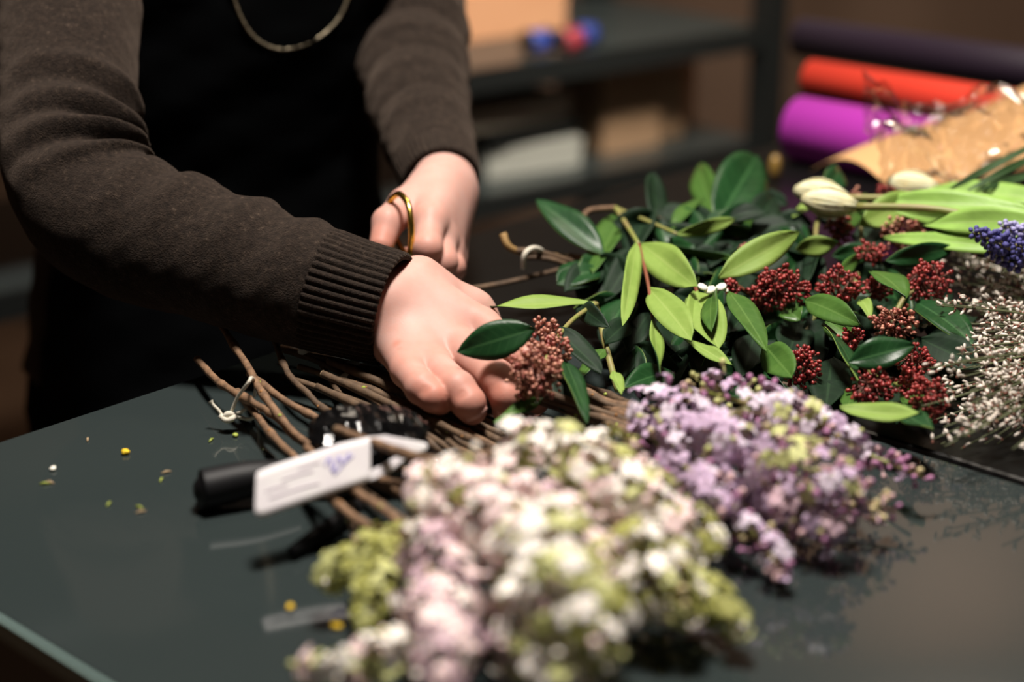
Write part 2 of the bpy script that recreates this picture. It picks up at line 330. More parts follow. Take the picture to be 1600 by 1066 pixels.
# ------------------------------------------------------------------ background shelving and wraps
def background():
    Rt = Vector((0.41, 2.735, 0)); su = Vector((-0.788, -0.616, 0)).normalized(); sn = Vector((-su.y, su.x, 0))
    if sn.y < 0: sn = -sn
    def S(s, t, z): return Rt + su * s + sn * t + Vector((0, 0, z))
    L, Dp = 1.5, 0.42
    sh = thing('shelving_unit', S(L / 2, Dp / 2, 0), 'black open shelving unit standing behind the florist', 'shelf')
    for s in (0.0, L):
        for t in (0.0, Dp):
            MB().box(S(s, t, 0.85), 0.042, 0.042, 1.7, ux=su, uy=sn).build('post', M['shelf'], sh, False, 0.002)
    for z in (0.12, 0.69, 0.875, 1.65):
        MB().box(S(L / 2, Dp / 2, z - 0.012), L, Dp, 0.024, ux=su, uy=sn).build('shelf_board', M['shelf_board'], sh, False, 0.002)
        MB().box(S(L / 2, -0.005, z - 0.014), L, 0.012, 0.034, ux=su, uy=sn).build('shelf_edge', M['shelf'], sh, False)
    def carton(s, t, z, sx, sy, sz, m, label, rz=0.0, lid=None):
        c = S(s, t, z); ang = math.atan2(su.y, su.x) + rz; ux = Vector((math.cos(ang), math.sin(ang), 0)); uy = Vector((-ux.y, ux.x, 0))
        th = thing('box', c, label, 'box')
        MB().box(c + Vector((0, 0, sz * 0.45)), sx, sy, sz * 0.9, ux=ux, uy=uy).build('body', M[m], th, False, 0.002)
        MB().box(c + Vector((0, 0, sz * 0.89)), sx * 1.02, sy * 1.02, sz * 0.22, ux=ux, uy=uy).build('lid', M[lid or m], th, False, 0.002)
    carton(0.215, 0.14, 0.69, 0.12, 0.12, 0.155, 'beige', 'tall beige box on the middle shelf')
    carton(0.105, 0.16, 0.69, 0.06, 0.10, 0.15, 'beige', 'narrow tan box between shelf post and tall beige box', 0.1, 'cardboard')
    carton(0.035, 0.20, 0.69, 0.05, 0.10, 0.14, 'cardboard', 'slim brown box beside the shelf post')
    carton(0.42, 0.14, 0.69, 0.17, 0.16, 0.045, 'greywhite', 'flat grey-white box at the bottom of a stack', -0.1)
    carton(0.43, 0.15, 0.736, 0.19, 0.17, 0.03, 'shelf', 'flat dark box inside the pale stack', 0.1)
    carton(0.46, 0.14, 0.768, 0.20, 0.16, 0.035, 'offwhite', 'flat off-white box on top of a stack', 0.05)
    carton(0.40, 0.28, 0.875, 0.26, 0.2, 0.12, 'cardboard', 'wide peach-brown carton on the top of the shelving')
    carton(0.66, 0.26, 0.875, 0.2, 0.2, 0.14, 'cardboard', 'peach-brown carton partly hidden behind the sleeve')
    for s, t, m, lab in ((0.345, 0.05, 'blue', 'blue ribbon spool on the shelving top'), (0.39, 0.03, 'redr', 'small red ribbon spool between blue spools'), (0.435, 0.05, 'blue', 'blue ribbon spool in front of the carton')):
        c = S(s, t, 0.875); th = thing('ribbon_spool', c, lab, 'spool')
        MB().tube([c + su * -0.016 + Vector((0, 0, 0.018)), c + su * 0.016 + Vector((0, 0, 0.018))], 0.016, 16).build('ribbon', M[m], th)
        for q in (-0.018, 0.018):
            MB().tube([c + su * (q - 0.001) + Vector((0, 0, 0.018)), c + su * (q + 0.001) + Vector((0, 0, 0.018))], 0.018, 16).build('flange', M['shelf'], th)
    # wrapping rolls on the black table
    def roll(p, q, r, m, label):
        c = p.lerp(q, 0.5); th = thing('wrapping_roll', c - Vector((0, 0, r)), label, 'roll', 'rolls of wrapping paper')
        d = (q - p).normalized()
        MB().tube([p, q], r, 28).build('paper', M[m], th)
        MB().tube([p - d * 0.004, q + d * 0.004], r * 0.45, 20).build('core', M['cardboard'], th)
    pl = H(1240, 250); rz = 0.030
    dv = TV.copy()
    def rollat(px, py, r, L, m, label, h):
        p = H(px, py, h); roll(p, p + dv * L, r, m, label)
    rollat(1246, 200, 0.031, 0.55, 'purple_roll', 'thick bright purple wrapping roll', 0.031)
    rollat(1266, 122, 0.019, 0.55, 'red_roll', 'bright red wrapping roll above the purple one', 0.063)
    rollat(1300, 140, 0.024, 0.6, 'violet_roll', 'dark wrapping roll hidden behind the red one', 0.024)
    rollat(1250, 58, 0.022, 0.62, 'violet_roll', 'dark violet wrapping roll behind the red one', 0.06)
    # kraft sheet
    nu, nv = 26, 14; mb = MB(); vs = []
    c00, c10, c11, c01 = A(1265, 268, 1.50), A(1760, 70, 1.62), A(1760, 262, 1.36), A(1385, 292, 1.36)
    for i in range(nu + 1):
        for j in range(nv + 1):
            s, t = i / nu, j / nv
            p = c00.lerp(c10, s).lerp(c01.lerp(c11, s), t)
            p.z += 0.012 * math.sin(math.pi * t) + 0.004 * math.sin(9 * s + 3 * t)
            vs.append(p)
    fs = [(i * (nv + 1) + j, (i + 1) * (nv + 1) + j, (i + 1) * (nv + 1) + j + 1, i * (nv + 1) + j + 1) for i in range(nu) for j in range(nv)]
    ks = mb.add(vs, fs).build('kraft_sheet', M['kraft'])
    so = ks.modifiers.new('solid', 'SOLIDIFY'); so.thickness = 0.0008
    tag(ks, 'curled sheet of tan kraft paper in front of the purple roll', 'paper')
    # cellophane
    n = 26; vs = []
    c = A(1530, 212, 1.32)
    ex = Vector((1, 0.1, 0.03)); ey = Vector((-0.1, 0.45, 0.62))
    for i in range(n + 1):
        for j in range(n + 1):
            a, b = (i / n - 0.5) * 0.17, (j / n - 0.5) * 0.10
            q = c + ex * a + ey * b + Vector((0, 0, 1)) * (0.008 * math.sin(70 * a + 30 * b) + 0.009 * math.sin(95 * b - 40 * a) + R.uniform(-0.005, 0.005)) + Vector((0, -1, 0)) * (0.014 * math.sin(110 * a + 60 * b) + R.uniform(-0.006, 0.006))
            vs.append(q)
    fs = [(i * (n + 1) + j, (i + 1) * (n + 1) + j, (i + 1) * (n + 1) + j + 1, i * (n + 1) + j + 1) for i in range(n) for j in range(n)]
    ce = MB().add(vs, fs).build('cellophane_sheet', M['cello'], None, False)
    tag(ce, 'crumpled clear cellophane glittering on the kraft paper', 'cellophane')
    # amber bead of glass on the table beside the purple roll
    g = H(1211, 262, 0.012); tag(MB().tube([g - Vector((0, 0, .012)), g - Vector((0, 0, .004)), g + Vector((0, 0, .006)), g + Vector((0, 0, .012))], [.003, .006, .0055, .003], 16).build('glass_bead', M['amber']), 'small amber glass bead beside the purple roll', 'bead')
background()

# ------------------------------------------------------------------ signed distance bodies -> surface nets
class SDF:
    def __init__(s, lo, hi, h):
        s.lo = np.array(lo, float); s.h = h
        n = np.ceil((np.array(hi, float) - s.lo) / h).astype(int) + 1
        s.ax = [s.lo[i] + h * np.arange(n[i]) for i in range(3)]
        s.F = np.full(tuple(n), 1.0, dtype=np.float32)
    def blank(s): return np.full(s.F.shape, 1.0, dtype=np.float32)
    def sub(s, lo, hi):
        sl = []
        for i in range(3):
            a = int(np.clip(np.floor((lo[i] - s.lo[i]) / s.h), 0, s.F.shape[i])); b = int(np.clip(np.ceil((hi[i] - s.lo[i]) / s.h) + 1, 0, s.F.shape[i]))
            sl.append(slice(a, b))
        X = s.ax[0][sl[0]][:, None, None]; Y = s.ax[1][sl[1]][None, :, None]; Z = s.ax[2][sl[2]][None, None, :]
        return tuple(sl), X, Y, Z
    def cone(s, G, a, b, ra, rb, k, flat=None, carve=False):
        a = np.array(a); b = np.array(b); m = max(ra, rb) + max(0.012, 2 * k)
        sl, X, Y, Z = s.sub(np.minimum(a, b) - m, np.maximum(a, b) + m)
        ba = b - a; L = max(ba.dot(ba), 1e-12)
        t = np.clip(((X - a[0]) * ba[0] + (Y - a[1]) * ba[1] + (Z - a[2]) * ba[2]) / L, 0, 1)
        dx, dy, dz = X - a[0] - t * ba[0], Y - a[1] - t * ba[1], Z - a[2] - t * ba[2]
        d = np.sqrt(dx * dx + dy * dy + dz * dz) - (ra + (rb - ra) * t)
        s.mix(G, sl, d, k, carve)
    def ell(s, G, c, r, k, rot=None, carve=False):
        c = np.array(c); r = np.array(r, float); m = r.max() + max(0.012, 2 * k)
        sl, X, Y, Z = s.sub(c - m, c + m)
        x, y, z = X - c[0], Y - c[1], Z - c[2]
        if rot is not None:
            x, y, z = [rot[i][0] * x + rot[i][1] * y + rot[i][2] * z for i in range(3)]
        k0 = np.sqrt((x / r[0]) ** 2 + (y / r[1]) ** 2 + (z / r[2]) ** 2) + 1e-9
        k1 = np.sqrt((x / r[0] ** 2) ** 2 + (y / r[1] ** 2) ** 2 + (z / r[2] ** 2) ** 2) + 1e-9
        s.mix(G, sl, k0 * (k0 - 1) / k1, k, carve)
    def mix(s, G, sl, d, k, carve=False):
        o = G[sl]
        if carve:
            d = -d; h = np.clip(0.5 - 0.5 * (d - o) / k, 0, 1) if k else None
            G[sl] = np.maximum(o, d) if not k else (d * (1 - h) + o * h + k * h * (1 - h)); return
        if k <= 0: G[sl] = np.minimum(o, d); return
        h = np.clip(0.5 + 0.5 * (d - o) / k, 0, 1)
        G[sl] = d * (1 - h) + o * h - k * h * (1 - h)
    def join(s, G, k): s.mix(s.F, (slice(None),) * 3, G, k)
    def mesh(s):
        F = s.F; n = F.shape
        C = [F[i:n[0] - 1 + i, j:n[1] - 1 + j, q:n[2] - 1 + q] for i in (0, 1) for j in (0, 1) for q in (0, 1)]
        cnt = sum((c < 0).astype(np.int8) for c in C); act = (cnt > 0) & (cnt < 8)
        idx = np.argwhere(act); V8 = np.stack([c[act] for c in C], 1)
        off = np.array([(i, j, q) for i in (0, 1) for j in (0, 1) for q in (0, 1)], float)
        acc = np.zeros((len(idx), 3)); num = np.zeros(len(idx))
        for a in range(8):
            for b in range(a + 1, 8):
                if np.abs(off[a] - off[b]).sum() != 1: continue
                va, vb = V8[:, a], V8[:, b]; cr = (va < 0) != (vb < 0)
                t = np.where(cr, va / np.where(cr, va - vb, 1), 0)
                acc += np.where(cr[:, None], off[a] + t[:, None] * (off[b] - off[a]), 0); num += cr
        pos = s.lo + s.h * (idx + acc / num[:, None])
        vid = -np.ones(act.shape, int); vid[act] = np.arange(len(idx)); S = F < 0; faces = []
        for axx in range(3):
            u, v = (axx + 1) % 3, (axx + 2) % 3
            sa = [slice(None)] * 3; sb = [slice(None)] * 3; sa[axx] = slice(0, -1); sb[axx] = slice(1, None)
            d = S[tuple(sa)] != S[tuple(sb)]; e = np.argwhere(d); e = e[(e[:, u] > 0) & (e[:, v] > 0) & (e[:, u] < n[u] - 1) & (e[:, v] < n[v] - 1)]
            inside = S[tuple(e.T)]
            du = np.zeros(3, int); du[u] = 1; dv = np.zeros(3, int); dv[v] = 1
            q = np.stack([vid[tuple((e - du - dv).T)], vid[tuple((e - dv).T)], vid[tuple(e.T)], vid[tuple((e - du).T)]], 1)
            q[~inside] = q[~inside][:, ::-1]; faces.append(q)
        return pos, np.concatenate(faces)

def hand_mesh(palm, fingers, lo, hi, creases=(), kp=0.013, kf=0.006):
    s = SDF(lo, hi, 0.0012)
    for (a, b, ra, rb) in palm: s.cone(s.F, a, b, ra, rb, kp)
    G = s.blank()
    for ch in fingers:
        g = s.blank()
        for (p, r), (q, r2) in zip(ch[:-1], ch[1:]): s.cone(g, p, q, r, r2, 0.0035)
        s.mix(G, (slice(None),) * 3, g, 0.0012)
    s.join(G, kf)
    for (a, b, r) in creases: s.cone(s.F, a, b, r, r, 0.0012, carve=True)
    return s.mesh()

# near hand: the person's right hand, fingers curled down over the twigs
def near_hand():
    Q = lambda x, y, d: P(x, y, d)
    mc = {'i': Q(755, 508, 1.252), 'm': Q(722, 546, 1.232), 'r': Q(678, 572, 1.214), 'p': Q(637, 580, 1.203)}
    w0, w1 = Q(530, 455, 1.262), Q(600, 478, 1.256)
    palm = [(w0, w1, .0215, .0225), (Q(548, 472, 1.268), Q(608, 507, 1.264), .0205, .0210),
            (Q(648, 455, 1.272), mc['i'], .0170, .0105), (Q(642, 480, 1.264), mc['m'], .0165, .0105),
            (Q(632, 507, 1.258), mc['r'], .0165, .0100), (Q(622, 532, 1.254), mc['p'], .0165, .0100),
            (Q(650, 470, 1.29), Q(720, 540, 1.275), .016, .014),
            (Q(655, 438, 1.285), Q(738, 488, 1.298), .0155, .0125), (Q(738, 488, 1.298), Q(778, 535, 1.30), .0125, .010)]
    fi = [[(mc['i'], .0104), (Q(822, 562, 1.214), .0096), (Q(842, 600, 1.204), .0084), (Q(840, 630, 1.210), .0070)],
          [(mc['m'], .0112), (Q(776, 592, 1.187), .0112), (Q(792, 620, 1.180), .0098), (Q(790, 642, 1.188), .0082)],
          [(mc['r'], .0106), (Q(715, 608, 1.172), .0106), (Q(732, 630, 1.166), .0098), (Q(738, 642, 1.170), .0086)],
          [(mc['p'], .0100), (Q(659, 607, 1.172), .0096), (Q(677, 621, 1.166), .0086), (Q(688, 629, 1.170), .0075)],
          [(Q(778, 535, 1.30), .010), (Q(815, 572, 1.285), .0088), (Q(832, 600, 1.262), .0072)]]
    # skin folds over the middle joints
    def fold(c, rr, off, ax):
        c = Vector(c); v = (CAM - c).normalized(); ax = Vector(ax).normalized(); sd = ax.cross(v).normalized(); n = sd.cross(ax).normalized()
        if n.dot(v) < 0: n = -n
        return (c + ax * off + n * (rr + .0016) + sd * rr * .6, c + ax * off + n * (rr + .0017) - sd * rr * .6, .0013)
    cr = []
    for ch in fi[1:4]:
        ax = ch[2][0] - ch[1][0]
        cr += [fold(ch[2][0], ch[2][1], -.003, ax), fold(ch[2][0], ch[2][1], -.0005, ax)] if ch is not fi[1] else [fold(ch[1][0], ch[1][1], .004, ax), fold(ch[1][0], ch[1][1], .007, ax)]
    pts = [q for c in fi for q, _ in c] + [q for a in palm for q in a[:2]]
    lo = np.min([list(q) for q in pts], 0) - .03; hi = np.max([list(q) for q in pts], 0) + .03
    v, f = hand_mesh(palm, fi, lo, hi, cr, kf=.0042)
    red = np.zeros(len(v))
    for ch in fi:
        for i, (q, r) in enumerate(ch):
            d = np.linalg.norm(v - np.array(q), axis=1); red = np.maximum(red, (0.34, 0.42, 0.62, 0.7)[min(i, 3)] * np.exp(-(d / .017) ** 2))
    for q, a, sg in ((Q(604, 512, 1.205), .55, .0035), (Q(612, 522, 1.20), .3, .003)):
        d = np.linalg.norm(v - np.array(q), axis=1); i = np.argmin(d); d = np.linalg.norm(v - v[i], axis=1); red = np.maximum(red, a * np.exp(-(d / sg) ** 2))
    return v, f, red, fi
def far_hand():
    Q = lambda x, y, d: P(x, y, d)
    mc = {'i': Q(672, 345, 1.372), 'm': Q(688, 372, 1.385), 'r': Q(700, 392, 1.40), 'p': Q(706, 405, 1.425)}
    palm = [(Q(676, 215, 1.545), Q(690, 280, 1.468), .021, .0215), (Q(702, 240, 1.53), Q(704, 300, 1.46), .019, .0175),
            (Q(688, 290, 1.445), mc['i'], .0185, .0115), (Q(698, 300, 1.452), mc['m'], .0165, .0115), (Q(704, 305, 1.46), mc['r'], .015, .011), (Q(708, 310, 1.47), mc['p'], .014, .0105),
            (Q(668, 302, 1.435), Q(634, 322, 1.40), .0165, .0125)]
    fi = [[(mc['i'], .0105), (Q(668, 388, 1.350), .0100), (Q(650, 408, 1.362), .0086), (Q(632, 402, 1.385), .0072)],
          [(mc['m'], .0108), (Q(692, 410, 1.362), .0100), (Q(668, 428, 1.372), .0086), (Q(645, 424, 1.395), .0074)],
          [(mc['r'], .0102), (Q(706, 418, 1.385), .0092), (Q(682, 436, 1.392), .0082), (Q(660, 432, 1.41), .0070)],
          [(mc['p'], .0095), (Q(708, 424, 1.41), .0082), (Q(690, 440, 1.415), .0072), (Q(672, 436, 1.43), .0062)],
          [(Q(634, 322, 1.40), .0122), (Q(606, 348, 1.372), .0108), (Q(596, 382, 1.36), .0085)]]
    pts = [q for c in fi for q, _ in c] + [q for a in palm for q in a[:2]]
    lo = np.min([list(q) for q in pts], 0) - .03; hi = np.max([list(q) for q in pts], 0) + .03
    v, f = hand_mesh(palm, fi, lo, hi, kp=.012, kf=.005)
    red = np.zeros(len(v))
    for ch in fi:
        for i, (q, r) in enumerate(ch):
            d = np.linalg.norm(v - np.array(q), axis=1); red = np.maximum(red, (0.2, 0.4, 0.6, 0.65)[min(i, 3)] * np.exp(-(d / .015) ** 2))
    return v, f, red, fi

SR, SL = P(112, -235, 1.50), P(612, -235, 1.69)              # shoulder joints
YAW = math.atan2((SL - SR).y, (SL - SR).x)
BX = Vector((math.cos(YAW), math.sin(YAW), 0)); BY = Vector((BX.y, -BX.x, 0))   # BX: towards the person's left, BY: the way the person faces
NECK = (SR + SL) / 2 + Vector((0, 0, 0.055))
HIP = Vector((-0.275, 1.46, 0.80))
FEET = (HIP + BX * -0.07, HIP + BX * 0.07)
near_path = [((250, -300), 1.56, 62), ((112, -235), 1.50, 98), ((108, -100), 1.46, 104), ((108, 0), 1.42, 107), ((108, 100), 1.385, 106), ((106, 180), 1.355, 103), ((112, 255), 1.33, 107),
             ((152, 325), 1.315, 112), ((225, 365), 1.305, 112), ((310, 390), 1.295, 106), ((400, 421), 1.285, 103), ((480, 446), 1.275, 99), ((550, 466), 1.268, 93), ((614, 483), 1.260, 89)]
far_path = [((480, -300), 1.64, 58), ((612, -235), 1.69, 88), ((628, -90), 1.70, 90), ((640, 20), 1.68, 88), ((646, 100), 1.63, 86), ((654, 165), 1.575, 79), ((672, 225), 1.525, 70), ((690, 282), 1.470, 60)]

def body():
    v1, f1, r1, fi1 = near_hand(); v2, f2, r2, fi2 = far_hand()
    s = SDF((-0.75, 0.9, 0.0), (0.2, 1.85, 1.75), 0.0085)
    c = lambda a, b, ra, rb, k=.03: s.cone(s.F, a, b, ra, rb, k)
    for path in (near_path, far_path):
        pts = [P(*q[0], q[1]) for q in path]; n = len(pts)
        for i in range(2, n - 1):
            ra, rb = [path[j][2] / FPX * path[j][1] * KD * (0.62 - 0.06 * j / n) for j in (i, i + 1)]
            c(pts[i], pts[i + 1], ra, rb, .015)
    chest = (SR + SL) / 2 - Vector((0, 0, .09)) + BY * .01
    waist = Vector((-0.262, 1.455, 0.98))
    c(chest - BX * .04, chest + BX * .04, .055, .055, .03); c(chest, waist, .062, .06, .03)
    dn = Vector((0, 0, .035)) + BY * .015; c(SR - dn, SL - dn, .022, .022, .02); c(waist, HIP, .06, .075, .03); c(HIP - BX * .05, HIP + BX * .05, .09, .09, .04)
    hd = NECK + BY * .07 + Vector((0, 0, .15))
    c(NECK - Vector((0, 0, .05)), NECK + BY * .03 + Vector((0, 0, .07)), .05, .045, .03)
    for sg in (-1, 1):
        hp = HIP + BX * .075 * sg; kn = Vector((hp.x, hp.y, .43)) + BY * .02; an = Vector((hp.x, hp.y, .08))
        c(hp, kn, .075, .05, .03); c(kn, an, .048, .033, .02); c(an, an + BY * .15 - Vector((0, 0, .045)), .034, .028, .02)
    ft = BY
    s.ell(s.F, hd, (.072, .072, .10), .02); s.ell(s.F, hd + ft * .03 - Vector((0, 0, .045)), (.052, .052, .06), .03)
    s.cone(s.F, hd + ft * .085 + Vector((0, 0, .005)), hd + ft * .097 - Vector((0, 0, .03)), .008, .012, .012)
    for sg in (-1, 1):
        s.ell(s.F, hd + BX * .074 * sg - ft * .005 - Vector((0, 0, .01)), (.012, .022, .03), .006)
        s.ell(s.F, hd + ft * .080 + BX * .03 * sg + Vector((0, 0, .004)), (.014, .012, .010), .006, carve=True)
    s.cone(s.F, hd + ft * .085 - BX * .018 - Vector((0, 0, .058)), hd + ft * .085 + BX * .018 - Vector((0, 0, .058)), .006, .006, .006)
    v3, f3 = s.mesh()
    V = np.concatenate([v1, v2, v3]); Fc = np.concatenate([f1, f2 + len(v1), f3 + len(v1) + len(v2)])
    red = np.concatenate([r1, r2, np.zeros(len(v3))])
    base = Vector((HIP.x, HIP.y, 0))
    me = bpy.data.meshes.new('person'); me.from_pydata((V - np.array(base)).tolist(), [], Fc.tolist())
    me.materials.append(M['skin']); me.polygons.foreach_set('use_smooth', [True] * len(Fc))
    at = me.attributes.new('redness', 'FLOAT', 'POINT'); at.data.foreach_set('value', red.astype(np.float32))
    o = bpy.data.objects.new('person', me); COL.objects.link(o); o.location = base; OFF[o] = base
    tag(o, 'person in brown knitted sleeves and black apron bending over the flowers with gold scissors', 'person')
    # nails
    for ch, rr, vd in ((fi1[1], .0060, Vector((0.25, -1, 0.25))), (fi1[2], .0058, Vector((0.30, -1, 0.35)))):
        q, r = ch[2]; tip = ch[3][0]; ax = (tip - q).normalized()
        if ch is fi1[2]: ax = (ax * .7 + (q - ch[1][0]).normalized() * .5).normalized()
        c0 = q.lerp(tip, .75); nn = vd; nn = (nn - ax * nn.dot(ax)).normalized(); sd = ax.cross(nn)
        vs = []
        for i in range(5):
            for j in range(7):
                a = (j - 3) / 3 * 0.85; t = (i - 2) / 2 * .0052 * (1 - .18 * (abs(j - 3) / 3) ** 2)
                vs.append(c0 + ax * t + (nn * math.cos(a) + sd * math.sin(a)) * (r * .955 + .0004))
        fs = [(i * 7 + j, i * 7 + j + 1, (i + 1) * 7 + j + 1, (i + 1) * 7 + j) for i in range(4) for j in range(6)]
        nb = MB().add(vs, fs).build('fingernail', M['nail'], o); m = nb.modifiers.new('solid', 'SOLIDIFY'); m.thickness = .0006
    return o, hd
PERSON, HEAD = body()

def knit_noise(x, y, seed=0):
    return (math.sin(x * 1.7 + seed) * math.cos(y * 1.3 + seed * 2) + .6 * math.sin(x * 3.1 + y * 2.3 + seed) + .4 * math.cos(x * 5.3 - y * 4.1)) / 2
def sleeve(path, name, foldf, cuff_from, depth_ratio, seed, end_dir=None):
    pts = [P(*q[0], q[1]) for q in path]; hw = [q[2] / FPX * q[1] * KD for q in path]
    per = 22; C = smooth_path(pts, per); n = len(C); Rr = np.interp(np.linspace(0, len(path) - 1, n), range(len(path)), hw)
    # arc length
    L = [0]
    for i in range(1, n): L.append(L[-1] + (C[i] - C[i - 1]).length)
    N = 132; rings = []
    for i in range(n):
        t = (C[min(i + 1, n - 1)] - C[max(i - 1, 0)]).normalized(); view = (C[i] - CAM).normalized()
        a = t.cross(view).normalized(); b = a.cross(t).normalized()       # b points away from the viewer
        rings.append((C[i], a, b, Rr[i], t))
    cut = next(i for i in range(n) if L[i] >= L[-1] - cuff_from)
    def ring(i, extra, ribs):
        c, a, b, r, t = rings[i]; out = []
        for j in range(N):
            th = 2 * math.pi * j / N
            ca, sb = math.cos(th), math.sin(th)
            rr = r + extra
            if ribs: rr += 0.0010 * (math.sin(th * 46) > -0.25) + .0004 * math.sin(th * 46)
            else: rr += foldf(i / (n - 1), L[i], th) + .0009 * knit_noise(L[i] * 60, th * 3, seed)
            out.append(c + a * (ca * rr) + b * (sb * rr * (depth_ratio + .12 * (i / n) ** 4)))
        return out
    par = PERSON
    mb = MB(); vs = []; uvs = []
    for i in range(cut + 3):
        vs += ring(i, 0.0 if i <= cut else -.002, False); uvs += [(L[i], j / N) for j in range(N)]
    k = cut + 3
    mb.add(vs, [(i * N + j, i * N + (j + 1) % N, (i + 1) * N + (j + 1) % N, (i + 1) * N + j) for i in range(k - 1) for j in range(N)], 0, uvs)
    sl = mb.build(name, M['knit'], par)
    N2 = N; N = 46 * 8
    vs = []; idx = list(range(cut, n)); rows = [(i, 0.0) for i in idx] + [(n - 1, -.0014), (n - 1, -.0030)] + [(i, -.0032) for i in reversed(idx[-12:])]
    for q, (i, e) in enumerate(rows):
        dip = -.0006 if q < 2 else 0
        rg = ring(i, e + dip - .0006, q < len(idx) + 1)
        if q == len(idx): rg = [p + rings[i][4] * .0010 for p in rg]
        vs += rg
    k = len(rows)
    cf = MB().add(vs, [(i * N + j, i * N + (j + 1) % N, (i + 1) * N + (j + 1) % N, (i + 1) * N + j) for i in range(k - 1) for j in range(N)]).build('cuff', M['knit'], sl)
    return sl
def near_fold(t, L, th):
    # th = 0 is the side of the ring along +a ; folds gather on the inner elbow and fade outwards
    t = (t * 13 - 1) / 12
    inner = 0.5 + 0.5 * math.cos(th - NF[0]); front = 0.5 + 0.5 * math.cos(th + math.pi / 2)
    d = 0
    for c, wd, am in ((.315, .012, .0040), (.345, .010, -.0035), (.372, .012, .0050), (.398, .008, -.0050), (.418, .010, .0048), (.440, .008, -.0055), (.462, .011, .0035)):
        sh = c + .018 * math.sin(th * 1.0 + .6) * (1 if am > 0 else 1.05)
        d += am * math.exp(-((t - sh) / wd) ** 2) * (inner ** 1.0) * (.30 + .70 * front) * 2.3
    for c, wd, am in ((.56, .016, .0022), (.60, .012, -.0016), (.645, .016, .0026), (.69, .014, -.0018), (.735, .016, .0028), (.785, .016, -.0020), (.825, .016, .0020)):
        d += am * math.exp(-((t - c - .02 * math.sin(th)) / wd) ** 2) * (inner ** 1.2) * 1.25
    d += .0025 * math.exp(-((t - .16 - .03 * math.sin(th + 1)) / .02) ** 2) * inner
    return d
NF = [0.0]
def far_fold(t, L, th):
    t = (t * 7 - 1) / 6; d = 0; front = .5 + .5 * math.cos(th + math.pi / 2)
    for c, wd, am in ((.40, .02, .0045), (.46, .016, -.005), (.53, .022, .0038), (.60, .016, -.0035), (.67, .02, .0030), (.75, .016, -.0028), (.82, .02, .002)):
        d += am * math.exp(-((t - c - .03 * math.sin(th * 1.0)) / wd) ** 2) * (.4 + .6 * front)
    return d
# which side of the ring is the inner elbow: +a or -a
def _inner():
    p, q = P(*near_path[6][0], near_path[6][1]), P(*near_path[8][0], near_path[8][1])
    t = (q - p).normalized(); a = t.cross((p - CAM).normalized())
    return 0.0 if a.dot(P(300, 200, 1.3) - p) > 0 else math.pi
NF[0] = _inner()
sleeve(near_path, 'cardigan_sleeve', near_fold, 0.052, 0.82, 1)
sleeve(far_path, 'cardigan_sleeve', far_fold, 0.030, 0.86, 4)

